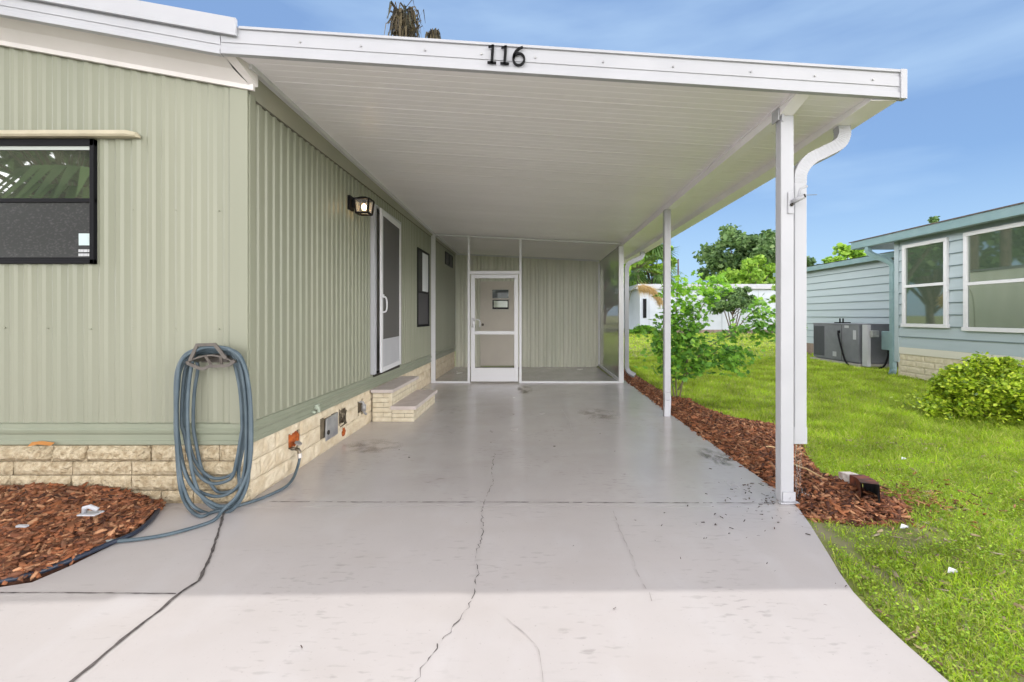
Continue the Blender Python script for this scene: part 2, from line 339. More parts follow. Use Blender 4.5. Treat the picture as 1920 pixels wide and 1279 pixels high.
# cracks and joints of the slab: thin ribbons of dirt 3 mm above it
def ribbon(mb, pts, w, z=.003, jit=.3, wob=.006, step=.03, gap=0.):
    P2 = []
    for a, b in zip(pts[:-1], pts[1:]):
        d = math.dist(a, b); n = max(1, int(d/step))
        for k in range(n): P2.append((a[0]+(b[0]-a[0])*k/n+random.uniform(-wob, wob), a[1]+(b[1]-a[1])*k/n+random.uniform(-wob, wob)))
    P2.append(pts[-1]); vs = []; fs = []
    for i, p in enumerate(P2):
        q = P2[min(i+1, len(P2)-1)]; r = P2[max(i-1, 0)]; dx, dy = q[0]-r[0], q[1]-r[1]; l = math.hypot(dx, dy) or 1
        h = w*.5*(1+random.uniform(-jit, jit)); nx_, ny_ = -dy/l*h, dx/l*h
        vs += [(p[0]-nx_, p[1]-ny_, z), (p[0]+nx_, p[1]+ny_, z)]
        if i and random.random() >= gap: fs.append((2*i-2, 2*i, 2*i+1, 2*i-1))
    mb.add(vs, fs)
g = lambda L_: [G(*p) for p in L_]
mb = MB(); ribbon(mb, g([(430,945),(418,968),(408,1005),(396,1040),(378,1080),(372,1090),(338,1112),(300,1145),(230,1200),(135,1279),(60,1345)]), .014, jit=.3, wob=.0025)
struct(mb, 'expansion_joint', M['crack'], slab)
mb = MB(); ribbon(mb, g([(505,941),(700,942),(950,942),(1200,943),(1497,944)]), .005, jit=.8, wob=.0015, gap=.12); struct(mb, 'control_joint', M['crack'], slab)
mb = MB(); ribbon(mb, g([(0,1112),(120,1112),(330,1114)]), .005, jit=.6, wob=.001); struct(mb, 'control_joint', M['crack'], slab)
mb = MB()
ribbon(mb, g([(928,850),(922,880),(925,905),(915,925),(903,960),(905,1000),(893,1040),(897,1070),(890,1110),(878,1140),(850,1180),(800,1235),(780,1279),(770,1330)]), .0030, jit=.95, wob=.009, step=.022, gap=.16)
struct(mb, 'crack', M['crack'], slab)
mb = MB(); ribbon(mb, g([(1148,955),(1158,985),(1172,1015),(1188,1050),(1195,1075),(1213,1105),(1222,1128)]), .003, jit=.95, wob=.005, gap=.25); struct(mb, 'crack', M['crackl'], slab)
mb = MB(); ribbon(mb, g([(950,1162),(985,1190),(1012,1220),(1018,1279)]), .0025, jit=.9, wob=.004); struct(mb, 'crack', M['crackl'], slab)
mb = MB(); ribbon(mb, g([(1052,766),(1068,790),(1075,820)]), .005, jit=.9, wob=.004); struct(mb, 'crack', M['crackl'], slab)

def stain(pts, col, a=.55):
    m = bpy.data.materials.new('stain'); m.use_nodes = True; t = m.node_tree; b = t.nodes['Principled BSDF']; b.inputs['Base Color'].default_value = (*col, 1); b.inputs['Roughness'].default_value = .25
    tcn = nn(t, 'ShaderNodeTexCoord'); n = nn(t, 'ShaderNodeTexNoise'); n.inputs['Scale'].default_value = 1.7; n.inputs['Detail'].default_value = 7; n.inputs['Distortion'].default_value = .6; t.links.new(tcn.outputs['Object'], n.inputs['Vector'])
    g_ = nn(t, 'ShaderNodeTexGradient', gradient_type='SPHERICAL'); t.links.new(tcn.outputs['Object'], g_.inputs[0])
    c = Vector((sum(p[0] for p in pts)/len(pts), sum(p[1] for p in pts)/len(pts), .0022)); w_ = max(abs(p[0]-c.x) for p in pts); h_ = max(abs(p[1]-c.y) for p in pts)
    mr_ = nn(t, 'ShaderNodeMapRange'); mr_.inputs[1].default_value = .42; mr_.inputs[2].default_value = .60; mr_.inputs[4].default_value = a; t.links.new(n.outputs['Fac'], mr_.inputs[0])
    g2 = nn(t, 'ShaderNodeMapRange'); g2.inputs[1].default_value = .0; g2.inputs[2].default_value = .45; t.links.new(g_.outputs['Fac'], g2.inputs[0])
    mu = nn(t, 'ShaderNodeMath', operation='MULTIPLY'); t.links.new(mr_.outputs[0], mu.inputs[0]); t.links.new(g2.outputs[0], mu.inputs[1]); t.links.new(mu.outputs[0], b.inputs['Alpha'])
    mb = MB(); mb.quad((-1,-1,0),(1,-1,0),(1,1,0),(-1,1,0)); o = mb.build('stain', m, slab); o.location = c; o.scale = (w_, h_, 1)
stain(g([(1290,838),(1400,880)]), (.20,.165,.14), .6); stain(g([(1330,850),(1390,868)]), (.20,.16,.14), .6)
stain(g([(660,822),(740,855)]), (.38,.31,.27), .4); stain(g([(968,722),(1000,742)]), (.25,.20,.17), .7);
stain(g([(1075,765),(1180,790)]), (.36,.30,.27), .5)

# ------------------------------------------------------------------ mulch beds, litter
def chips(name, xy, z, lmin, lmax, m, tilt=.5, thick=.25):
    n = len(xy); L_ = RS.uniform(lmin, lmax, n)*.5; W = L_*RS.uniform(.12, .32, n); H = W*thick*2
    a = RS.uniform(0, 2*np.pi, n); t = RS.uniform(-tilt, tilt, n); r = RS.uniform(-.9, .9, n)
    d = np.stack([np.cos(a)*np.cos(t), np.sin(a)*np.cos(t), np.sin(t)], -1)
    s = np.stack([-np.sin(a)*np.cos(r), np.cos(a)*np.cos(r), np.sin(r)], -1); u = np.cross(d, s)
    c = np.concatenate([xy, z[:, None]], 1); V = []
    for sz in (-1, 1):
        for sx, sy in ((-1,-1),(1,-1),(1,1),(-1,1)):
            k = RS.uniform(.5, 1.1, n) if sx > 0 else RS.uniform(.7, 1.1, n)
            V.append(c+d*(sx*L_*k)[:, None]+s*(sy*W*k)[:, None]+u*(sz*H)[:, None])
    V = np.stack(V, 1).reshape(-1, 3); b = np.arange(n)[:, None, None]*8
    F = (b+np.array([(0,3,2,1),(4,5,6,7),(0,1,5,4),(1,2,6,5),(2,3,7,6),(3,0,4,7)])[None]).reshape(-1, 4)
    return npmesh(name, V, F, m)
def scatter(poly, n, pad=0):
    p = np.array(poly); lo = p.min(0); hi = p.max(0); q = RS.uniform(lo, hi, (int(n*3), 2)); k = inpoly(q[:,0], q[:,1], poly); return q[k][:n]
def pdist(q, poly):
    d = np.full(len(q), 9.)
    for a, b in zip(poly, poly[1:]+poly[:1]):
        a = np.array(a); b = np.array(b); ab = b-a; t = np.clip(((q-a)@ab)/(ab@ab+1e-9), 0, 1); d = np.minimum(d, np.linalg.norm(q-a-t[:,None]*ab, axis=1))
    return d
BED_L = [(-9,2.10),G(0,1095),G(60,1086),G(130,1056),G(195,1024),G(255,995),G(293,962),G(300,944),(-2.62,3.05),(-9,3.05)]
def bed_l_h(q): d = pdist(q, BED_L[1:8]); return .01+.10*np.clip(1-np.exp(-np.minimum(d, 3)/.22), 0, 1)+.012*fbm(q[:,0], q[:,1], 7, 5)
def bedmesh(poly, hf, step):
    p = np.array(poly); xs_ = np.arange(p[:,0].min(), p[:,0].max()+step, step); ys_ = np.arange(p[:,1].min(), p[:,1].max()+step, step)
    X_, Y_ = np.meshgrid(xs_, ys_); q = np.stack([X_.ravel(), Y_.ravel()], 1); ins = inpoly(q[:,0], q[:,1], poly); z = np.where(ins, hf(q), -.06)
    V_ = np.concatenate([q, z[:, None]], 1); id_ = np.arange(len(V_)).reshape(X_.shape)
    F_ = np.stack([id_[:-1,:-1], id_[:-1,1:], id_[1:,1:], id_[1:,:-1]], -1).reshape(-1, 4)
    keep = ins[F_].any(1); return V_, F_[keep]
V_, F_ = bedmesh([(max(a, -4.6), b) for a, b in BED_L], bed_l_h, .04)
o = npmesh('mulch_bed', V_, F_, M['mulchbed'], True); tag(o, 'reddish brown mulch bed surface beneath the front window', 'mulch', kind='stuff')
q = scatter([(max(a, -4.4), b) for a, b in BED_L], 19000); z = bed_l_h(q)+RS.uniform(.0, .026, len(q))
o = chips('mulch_chips', q, z, .008, .10, M['mulch']); tag(o, 'heaped red brown bark chips beneath the front window', 'mulch', kind='stuff')
BED_R = [(1.785,11.3),(1.785,8.6),(1.765,5.76),(1.765,3.3),G(1497,953),G(1512,968),G(1607,979),G(1700,975),G(1712,950),G(1643,922),G(1575,898),G(1542,885),G(1514,857),G(1500,812),G(1452,797),G(1386,786),G(1334,770),G(1294,750),G(1259,744),(2.18,9.4),(2.16,11.3)]
def bed_r_h(q): d = pdist(q, BED_R); return -.03+.05*np.clip(d/.18, 0, 1)+.012*fbm(q[:,0], q[:,1], 6, 6)
V_, F_ = bedmesh(BED_R, bed_r_h, .05)
o = npmesh('mulch_bed', V_, F_, M['mulchbed'], True); tag(o, 'mulch strip between the carport slab and the lawn', 'mulch', kind='stuff')
q = scatter(BED_R, 21000); z = bed_r_h(q)+RS.uniform(0, .024, len(q))
o = chips('mulch_chips', q, z, .008, .10, M['mulch']); tag(o, 'loose red bark chips along the lawn side of the slab', 'mulch', kind='stuff')
q = G(1560,930); q = RS.normal(0, 1, (700, 2))*np.array([.35, .16])+np.array([q[0]+.25, q[1]]); q = q[q[:,0] > 1.8]
o = chips('mulch_chips', q, np.full(len(q), -.01)+RS.uniform(0, .02, len(q)), .02, .07, M['mulch']); tag(o, 'scattered bark chips round the fallen downspout elbow', 'mulch', kind='stuff')
# debris on the slab near the front post
q1 = np.array([G(1440,935)])+RS.normal(0, 1, (95, 2))*np.array([.14, .22]); q2 = np.array([G(1420,985)])+RS.normal(0, 1, (45, 2))*np.array([.25, .3]); q3 = RS.uniform([-1.3, 1.2], [1.3, 6], (22, 2))
q = np.concatenate([q1, q2, q3]); q = q[inpoly(q[:,0], q[:,1], slab_poly)]
o = chips('leaf_litter', q, np.full(len(q), .006), .005, .032, M['litter'], .1, .15); tag(o, 'dark scraps of bark and leaf scattered over the slab', 'litter', kind='stuff')

# ------------------------------------------------------------------ our house
WX, FY = -1.94, 3.09
def corrugated(mb, uv, u0, u1, zb, zt, openings=(), pitch=.1, dep=.014, prof=((0,0),(.42,0),(.55,1),(.86,1)), jit=0.):
    us = []; u = u0; rr = random.Random(3)
    while u < u1+1e-6:
        pw = pitch*(1+rr.uniform(-jit, jit))
        for a, d in prof:
            if u+a*pw < u1: us.append((u+a*pw, d*dep))
        u += pw
    us.append((u1, 0))
    def dd(x):
        for (a, da), (b, db) in zip(us[:-1], us[1:]):
            if a <= x <= b: return da+(db-da)*(x-a)/max(b-a, 1e-9)
        return 0
    for op in openings:
        for e in op[:2]: us.append((e, dd(e)))
    us.sort()
    for (a, da), (b, db) in zip(us[:-1], us[1:]):
        if b-a < 1e-5: continue
        mid = (a+b)/2; spans = [(zb, None)]; cur = zb; segs = []
        for op in sorted([o_ for o_ in openings if o_[0] < mid < o_[1]], key=lambda o_: o_[2]):
            segs.append((cur, cur, op[2], op[2])); cur = op[3]
        segs.append((cur, cur, zt(b), zt(a)))
        for z0, z1, z2, z3 in segs:
            mb.add([uv(a, da, z0), uv(b, db, z1), uv(b, db, z2), uv(a, da, z3)], [(0,1,2,3)])
home = T('mobile_home', 'sage green corrugated manufactured home with white roof edge and block skirting, left of the carport', 'house', (-1.94, 3.09, 0))
# front (gable) wall and side wall
def ztop_front(x): return 2.81+(-1.94-x)*.18+.02
mb = MB(); corrugated(mb, lambda u, d, z: (u, FY-d, z), -8.0, -2.045, .545, ztop_front, [(-4.7,-2.96,1.62,2.46)], pitch=.097, jit=.16, dep=.009, prof=((0,0),(.38,0),(.56,1),(.82,1)))
for zz in (1.18, 1.98):
    for k in range(9):
        xx = -2.13-k*.29
        if zz < 1.6 or xx > -2.9: mb.tube([(xx,FY-.001,zz+.004*(k%3)),(xx,FY-.012,zz+.004*(k%3))],.005,6)
home.part(mb, 'wall', M['siding'])
mb = MB(); corrugated(mb, lambda u, d, z: (WX+d, u, z), 3.15, 11.28, .545, lambda u: 2.80, [(5.47,6.56,.5,2.6),(7.56,8.40,1.08,2.41),(9.95,10.85,2.40,2.68)], pitch=.098, jit=.03, dep=.0105)
home.part(mb, 'wall', M['siding'])
mb = MB(); mb.box(-2.05, -1.930, 3.072, 3.09, .54, 2.86); mb.box(-1.94, -1.924, 3.09, 3.155, .54, 2.86); home.part(mb, 'corner_trim', M['siding'], bevel=.003)
# band under the siding
def band_prof(d0): return [(0,.397),(.020,.397),(.026,.405),(.026,.425),(.018,.432),(.018,.468),(.030,.478),(.034,.50),(.022,.512),(.022,.538),(0,.545)]
mb = MB(); pr = band_prof(0)
vs = [(-8, FY-d, z) for d, z in pr]+[(-1.94+.0, FY-d, z) for d, z in pr]; n = len(pr); mb.add(vs, [(i, i+1, i+1+n, i+n) for i in range(n-1)])
vs = [(WX+d*.7, FY-.0, z) for d, z in pr]+[(WX+d*.7, 11.28, z) for d, z in pr]; mb.add(vs, [(i, i+n, i+1+n, i+1) for i in range(n-1)])
mb.box(-1.96, WX+.0215, FY-.0305, FY+.001, .397, .544)
home.part(mb, 'band_board', M['band'])
# block skirting, one rough block at a time
def rough_block(mb, f, u0, u1, z0, z1, proud, amp, rnd):
    nu = max(2, int((u1-u0)/.022)); nz_ = max(2, int((z1-z0)/.022)); vs = []; fs = []
    for j in range(nz_+1):
        for i in range(nu+1):
            e = min(i, nu-i, j, nz_-j); k = 0 if e == 0 else min(1, .6+.4*(e > 1))
            vs.append(f(u0+(u1-u0)*i/nu, proud*(.35 if e == 0 else 1)+(rnd.uniform(-amp, amp) if e else 0), z0+(z1-z0)*j/nz_))
    for j in range(nz_):
        for i in range(nu):
            a = j*(nu+1)+i; fs.append((a, a+1, a+nu+2, a+nu+1))
    b = len(vs); ring = [f(u0,-.03,z0), f(u1,-.03,z0), f(u1,-.03,z1), f(u0,-.03,z1)]; vs += ring
    c = [0, nu, (nz_+1)*(nu+1)-1, nz_*(nu+1)]
    for k in range(4): fs.append((b+k, b+(k+1) % 4, c[(k+1) % 4], c[k]))
    mb.add(vs, fs)
mb = MB(); rnd = random.Random(5)
courses = [(0,.085,.0,.40),(.092,.187,.21,.41),(.194,.282,.06,.40),(.289,.392,.30,.42)]
for ci, (z0, z1, off, wl) in enumerate(courses):
    u = -8.2+off
    while u < -1.93:
        w_ = wl*rnd.choice([1,1,1,.55]); u1 = min(u+w_, -1.935)
        pr_ = .05 if (ci == 3 and u < -2.95) else .02+rnd.uniform(0, .012)
        if u1-u > .05 and u1 > -5: rough_block(mb, lambda a, d, z: (a, FY-d, z), u+.004, u1-.003, z0, z1, pr_, .007, rnd)
        u = u1 if u1 > u else 9
        if u >= -1.94: break
home.part(mb, 'block_skirting', M['block'])
mb = MB()
HOLES = [(3.62,3.80,.19,.33),(4.16,4.50,.10,.33),(4.56,4.74,.14,.33),(5.05,5.22,.14,.33)]
sidec = [(0,.125,.0,.62),(.129,.262,.27,.60),(.266,.394,.1,.62)]
for ci, (z0, z1, off, wl) in enumerate(sidec):
    u = 3.07-(.3 if ci == 1 else 0)
    while u < 11.27:
        w_ = wl*rnd.choice([1,1,.8,.6]); u1 = min(u+w_, 11.27); ua = max(u, 3.07)
        cuts = [(a, b) for a, b, c, d in HOLES if c < z1-.03 and d > z0+.03 and a < u1 and b > ua]
        segs = [(ua, u1)]
        for a, b in cuts:
            ns = []
            for s0, s1 in segs:
                if b <= s0 or a >= s1: ns.append((s0, s1)); continue
                if a > s0: ns.append((s0, a))
                if b < s1: ns.append((b, s1))
            segs = ns
        for s0, s1 in segs:
            if s1-s0 > .03: rough_block(mb, lambda a, d, z: (WX+d-.012, a, z), s0+.0015, s1-.0015, z0, z1, .012, .0035, rnd)
        u = u1+1e-4

for a, b, c, d in HOLES:
    for k in range(3):
        ww = (b-a)/3; u_ = a-.02+k*ww
        rough_block(mb, lambda a_, d_, z_: (WX+d_-.012, a_, z_), u_, u_+ww+.02, d-.03*rnd.random(), .393, .010, .006, rnd)
        rough_block(mb, lambda a_, d_, z_: (WX+d_-.012, a_, z_), u_, u_+ww+.02, .127, c+.04*rnd.random(), .010, .006, rnd)
home.part(mb, 'block_skirting', M['blockp'])
mb = MB(); mb.box(-8, -2.0, FY+.006, FY+.02, -.02, .396); mb.box(WX-.045, WX-.022, FY+.05, 11.27, -.02, .396); home.part(mb, 'skirting_backing', M['mortar'])
# front soffit, fascia, roof-over edge
def fz(x, z0): return z0+(-1.97-x)*.18
mb = MB(); xa, xb = -8.0, -1.97
# fascia profile (white, stepped) y 2.86 - 2.90
def slopebox(mb, xa, xb, y0, y1, f0, f1, rz=.18):
    mb.hexa([(xa,y0,f0(xa)),(xb,y0,f0(xb)),(xb,y1,f0(xb)),(xa,y1,f0(xa)),(xa,y0,f1(xa)),(xb,y0,f1(xb)),(xb,y1,f1(xb)),(xa,y1,f1(xa))])
slopebox(mb, xa, xb, 2.868, 2.90, lambda x: fz(x,2.915), lambda x: fz(x,3.05))
slopebox(mb, xa, xb, 2.858, 2.868, lambda x: fz(x,2.915), lambda x: fz(x,2.945))
slopebox(mb, xa, xb, 2.862, 2.868, lambda x: fz(x,2.975), lambda x: fz(x,3.03))
home.part(mb, 'fascia', M['white'], bevel=.002)
mb = MB(); slopebox(mb, xa, -1.86, 2.840, 2.862, lambda x: fz(x,3.04), lambda x: fz(x,3.15)); slopebox(mb, xa, -1.855, 2.832, 2.839, lambda x: fz(x,3.036), lambda x: fz(x,3.050))
home.part(mb, 'roof_edge_flashing', M['white'], bevel=.002)
mb = MB()
def sofz(x): return (-1.94-x)*.18+2.81
mb.add([(xa,2.90,fz(xa,2.93)),(xb,2.90,fz(xb,2.93)),(xb,2.99,2.885+(-1.94-xb)*.18),(xa,2.99,2.885+(-1.94-xa)*.18)], [(0,1,2,3)])
mb.add([(xa,2.99,sofz(xa)+.075),(xb,2.99,sofz(xb)+.075),(-1.90,3.06,sofz(-1.90)+.01),(xa,3.06,sofz(xa)+.01)], [(0,1,2,3)])
mb.hexa([(xa,3.055,sofz(xa)-.015),(-1.88,3.055,sofz(-1.88)-.015),(-1.88,3.075,sofz(-1.88)-.015),(xa,3.075,sofz(xa)-.015),(xa,3.055,sofz(xa)+.03),(-1.88,3.055,sofz(-1.88)+.03),(-1.88,3.075,sofz(-1.88)+.03),(xa,3.075,sofz(xa)+.03)])
mb.hexa([(-1.97,2.902,2.925),(-1.90,2.902,2.92),(-1.86,3.075,2.815),(-1.90,3.075,2.81),(-1.97,2.902,3.0),(-1.90,2.902,3.0),(-1.86,3.075,2.93),(-1.90,3.075,2.93)])
home.part(mb, 'soffit', M['soffit'])
mb = MB(); mb.add([(xb,2.87,3.06),(xb,11.6,3.0),(-8,11.6,4.08),(-8,2.87,4.14)], [(0,1,2,3)])
mb.add([(xb,2.87,3.03),(xb,11.6,2.95),(-8,11.6,4.03),(-8,2.87,4.10)], [(3,2,1,0)]); mb.add([(xb,2.87,3.06),(xb,11.6,3.0),(xb,11.6,2.95),(xb,2.87,3.03)], [(0,1,2,3)])
home.part(mb, 'roof', M['white'])
mb = MB(); mb.box(-8,-7.9,3.1,11.3,0,3.9); mb.box(-8,-1.95,11.22,11.28,0,2.9); home.part(mb, 'rear_wall', M['siding'])
# green eave board over the side wall, tilted out
def zl(y): return 2.935-(y-2.9)*.0185 if y < 8.6 else 2.8295
def zr(y): return 2.700-(y-2.9)*.0079 if y < 8.6 else 2.655
def zc(x, y): return zl(y)+(zr(y)-zl(y))*(x+1.9)/3.6
mb = MB(); n0 = 8
ya = [3.09, 5, 7, 8.6, 11.28]
for a, b in zip(ya[:-1], ya[1:]):
    e = lambda y, k: (WX+.012+k*.035, y, 2.765+k*(zl(y)-2.79))
    mb.hexa([e(a,0),(WX-.03,a,2.765),(WX-.03,b,2.765),e(b,0),e(a,1),(WX-.03,a,zl(a)-.02),(WX-.03,b,zl(b)-.02),e(b,1)])
home.part(mb, 'eave_board', M['eave'])
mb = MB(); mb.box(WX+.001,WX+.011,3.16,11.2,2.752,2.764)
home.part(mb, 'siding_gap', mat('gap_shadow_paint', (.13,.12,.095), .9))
# front window
wn = MB(); x0, x1, z0, z1 = -4.7, -2.96, 1.62, 2.46; yf = FY-.028
wn.box(x0,x1,yf,FY+.02,z1-.045,z1); wn.box(x0,x1,yf,FY+.02,z0,z0+.03); wn.box(x1-.028,x1,yf,FY+.02,z0,z1); wn.box(x0,x0+.03,yf,FY+.02,z0,z1); wn.box(x0,x1,yf+.006,FY+.02,2.035,2.062)
wn.box(x0+.03,x1-.03,yf+.010,FY+.01,z0+.03,z0+.044)
win = home.part(wn, 'window', M['black'], bevel=.002)
mb = MB(); mb.quad((x0,FY-.008,2.05),(x1-.02,FY-.008,2.05),(x1-.02,FY-.008,z1-.03),(x0,FY-.008,z1-.03)); home.sub(win, mb, 'pane', M['glass_up'])
mb = MB(); mb.quad((x0,FY-.012,z0+.02),(x1-.02,FY-.012,z0+.02),(x1-.02,FY-.012,2.045),(x0,FY-.012,2.045)); home.sub(win, mb, 'pane', M['glass_low'])
mb = MB(); mb.box(x0+.03,x1-.03,FY-.016,FY-.012,z1-.07,z1-.045); home.sub(win, mb, 'glazing_strip', mat('strip_grey', (.42,.45,.42), .5))
mb = MB(); mb.box(x1-.11,x1-.036,FY-.017,FY-.0125,1.745,1.825); home.sub(win, mb, 'sticker', mat('sticker_pale', (.50,.60,.60), .6))
mb = MB()
for r_ in range(2):
    for k in range(6): mb.box(x1-.112+k*.0125,x1-.104+k*.0125+(.002 if k%2 else 0),FY-.0165,FY-.0128,1.672+r_*.028,1.690+r_*.028)
home.sub(win, mb, 'sticker', mat('sticker_print', (.55,.56,.57), .6))
mb = MB(); sec = [(0,0),(.0,.035),(-.018,.046),(-.045,.04),(-.055,.012),(-.045,0)]
vs = [];
for x in (-4.9,-3.2,-2.72,-2.665,-2.655):
    k = 1 if x < -2.7 else (.75 if x < -2.66 else .35)
    sag = 0 if x < -3.3 else .012
    vs += [(x, FY+d*k-.012, 2.462+sag*.5+h*k) for d, h in sec]
fs = []
for i in range(4):
    for j in range(6): a = i*6+j; b = i*6+(j+1)%6; fs.append((a,b,b+6,a+6))
fs += [tuple(range(24,30))]; mb.add(vs, fs); home.part(mb, 'drip_cap', M['tan'])
# entry door in the side wall: jamb, inner door, storm door slightly ajar
mb = MB(); mb.box(WX-.01,WX+.055,5.40,5.475,.57,2.60); mb.box(WX-.01,WX+.03,6.53,6.58,.57,2.62); mb.box(WX-.01,WX+.03,5.475,6.53,2.585,2.62)
fr = home.part(mb, 'door_frame', M['white'], bevel=.003)
mb = MB(); mb.box(WX-.12,WX-.06,5.47,6.54,.55,2.60); home.part(mb, 'inner_door', mat('inner_door', (.42,.40,.37), .5))
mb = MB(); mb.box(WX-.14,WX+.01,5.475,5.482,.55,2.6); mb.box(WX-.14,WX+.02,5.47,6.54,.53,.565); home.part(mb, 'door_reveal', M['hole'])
# storm door hinged at far side
hinge = Vector((WX+.035, 6.52, 0)); free = Vector((WX+.095, 5.50, 0)); d_ = (free-hinge); dl = d_.length; d_.normalize(); nrm = Vector((0,0,1)).cross(d_)
if nrm.x < 0: nrm = -nrm
def sdb(mb, a, b, z0, z1, t0=-.012, t1=.012):
    pts = []
    for z in (z0, z1):
        for s_, t_ in ((a,t0),(b,t0),(b,t1),(a,t1)): pts.append(tuple(hinge+d_*s_+nrm*t_+Vector((0,0,z))))
    mb.hexa(pts)
mb = MB(); sdb(mb,0,.07,.58,2.57); sdb(mb,dl-.07,dl,.58,2.57); sdb(mb,.07,dl-.07,2.50,2.57); sdb(mb,.07,dl-.07,.58,.64)
st = home.part(mb, 'storm_door', M['trimw'], bevel=.003)
mb = MB(); sdb(mb,.07,dl-.07,.64,.98,-.006,.006); home.sub(st, mb, 'kick_panel', M['white'])
mb = MB(); sdb(mb,.07,dl-.07,.98,2.50,-.001,.001); home.sub(st, mb, 'screen', M['screenm'])
rg = mat('rail_grey', (.42,.40,.38), .5)
mb = MB(); sdb(mb,.07,dl-.07,1.40,1.45,-.022,-.010); home.sub(st, mb, 'inner_rail', rg)
for zz in (1.75, 2.05): mb = MB(); sdb(mb, dl-.32, dl-.07, zz, zz+.012, -.022, -.010); home.sub(st, mb, 'inner_rail', rg)
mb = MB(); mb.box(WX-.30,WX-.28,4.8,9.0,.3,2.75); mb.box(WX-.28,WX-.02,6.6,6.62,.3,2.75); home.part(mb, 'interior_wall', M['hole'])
pt = lambda s_, t_, z: tuple(hinge+d_*s_+nrm*t_+Vector((0,0,z)))
mb = MB(); mb.tube(smoothpath([pt(dl-.04,.012,1.50),pt(dl-.045,.05,1.49),pt(dl-.05,.062,1.42),pt(dl-.045,.055,1.33),pt(dl-.04,.012,1.31)], 5), .009, 8); mb.box(WX+.10,WX+.12,5.52,5.56,1.50,1.53)
home.sub(st, mb, 'handle', M['trimw'], smooth=True)
# side windows
mb = MB(); yA, yB, zA, zB = 7.56, 8.40, 1.08, 2.41
for b_ in ((yA,yA+.035,zA,zB),(yB-.035,yB,zA,zB),(yA,yB,zA,zA+.04),(yA,yB,zB-.03,zB),(yA,yB,1.66,1.69)): mb.box(WX-.01,WX+.024,*b_)
w2 = home.part(mb, 'window', M['black'], bevel=.002)
mb = MB(); mb.quad((WX+.008,yA,zA),(WX+.008,yB,zA),(WX+.008,yB,1.67),(WX+.008,yA,1.67)); home.sub(w2, mb, 'pane', mat('screened_pane', (.07,.068,.072), .7))
mb = MB(); mb.quad((WX+.008,yA,1.67),(WX+.008,yB,1.67),(WX+.008,yB,zB),(WX+.008,yA,zB)); home.sub(w2, mb, 'pane', M['glass_dk'])
mb = MB(); mb.box(WX+.010,WX+.013,7.92,8.34,1.70,2.37); home.sub(w2, mb, 'curtain', mat('curtain', (.66,.68,.70), .8))
mb = MB(); yA, yB, zA, zB = 9.95, 10.85, 2.40, 2.68
for b_ in ((yA,yA+.04,zA,zB),(yB-.04,yB,zA,zB),(yA,yB,zA,zA+.03),(yA,yB,zB-.03,zB),(10.4,10.43,zA,zB)): mb.box(WX-.01,WX+.024,*b_)
w3 = home.part(mb, 'window', M['black'])
mb = MB(); mb.quad((WX+.008,yA,zA),(WX+.008,yB,zA),(WX+.008,yB,zB),(WX+.008,yA,zB)); home.sub(w3, mb, 'pane', M['glass_dk'])

# fittings in the broken skirting
def blob(c, r, seed=0, n=10, sq=(1,1,1), amp=.3):
    rr = random.Random(seed); mb = MB(); vs = []
    for i in range(n+1):
        th = math.pi*i/n
        for j in range(n*2):
            ph = math.pi*j/n; k = r*(1+rr.uniform(-amp, amp)*.5)
            vs.append((c[0]+k*sq[0]*math.sin(th)*math.cos(ph), c[1]+k*sq[1]*math.sin(th)*math.sin(ph), c[2]+k*sq[2]*math.cos(th)))
    fs = []
    for i in range(n):
        for j in range(n*2): a = i*n*2+j; b = i*n*2+(j+1)%(n*2); fs.append((a,b,b+n*2,a+n*2))
    mb.add(vs, fs); return mb
solo(blob((WX-.02,3.71,.265),.085,1,sq=(.35,1,.75)), 'foam_patch', M['foam'], 'rust orange foam filling the skirting hole above the hose tap', 'foam patch', (WX,3.71,.2), group='orange foam in the skirting')
solo(blob((WX-.012,4.66,.075),.06,2,sq=(.35,.9,.8)), 'foam_patch', M['foam'], 'smaller rust orange foam lump at slab level, farther from the camera', 'foam patch', (WX,4.66,.03), group='orange foam in the skirting')
sp_ = T('hose_tap', 'brass garden tap sticking out of the block skirting with the hose screwed on', 'tap', (WX,3.66,.19))
mb = MB(); mb.tube([(WX-.03,3.66,.20),(WX+.03,3.66,.20)],.013,10); mb.tube(smoothpath([(WX+.03,3.66,.20),(WX+.055,3.655,.19),(WX+.065,3.65,.16)],4),.014,10); mb.tube([(WX+.035,3.66,.20),(WX+.05,3.66,.245)],.008,8)
sp_.part(mb, 'spout', M['brass'], smooth=True)
mb = MB(); mb.tube([(WX+.047,3.66,.240),(WX+.052,3.66,.250)],.028,10); sp_.part(mb, 'handle', mat('tap_handle', (.30,.28,.27), .5, .3))
mb = MB(); mb.tube([(WX+.064,3.65,.165),(WX+.068,3.648,.13)],.018,10); sp_.part(mb, 'coupling', mat('coupling_pale', (.62,.58,.55), .4, .4))
mt = T('utility_cover', 'grey metal cover plate set askew in a skirting hole', 'cover plate', (WX,4.33,.1))
mb = MB(); mb.hexa([(WX-.012,4.25,.095),(WX+.005,4.25,.095),(WX+.022,4.47,.11),(WX+.005,4.47,.11),(WX-.012,4.27,.30),(WX+.005,4.27,.30),(WX+.022,4.47,.325),(WX+.005,4.47,.325)]); mt.part(mb, 'plate', M['galv'], bevel=.003)
mb = MB(); mb.tube([(WX+.0,4.29,.17),(WX+.014,4.29,.17)],.022,10); mt.part(mb, 'knockout', M['hole'])
cg = MB()
for k in range(5): cg.tube([(WX-.02+.004*k,4.58+k*.035,.16),(WX-.012,4.60+k*.03,.31)],.005,6)
cg.tube([(WX-.005,4.56,.33),(WX-.002,4.60,.25),(WX-.002,4.66,.19),(WX-.004,4.73,.29)],.006,6); cg.tube([(WX-.004,4.58,.15),(WX+.0,4.73,.16)],.006,6)
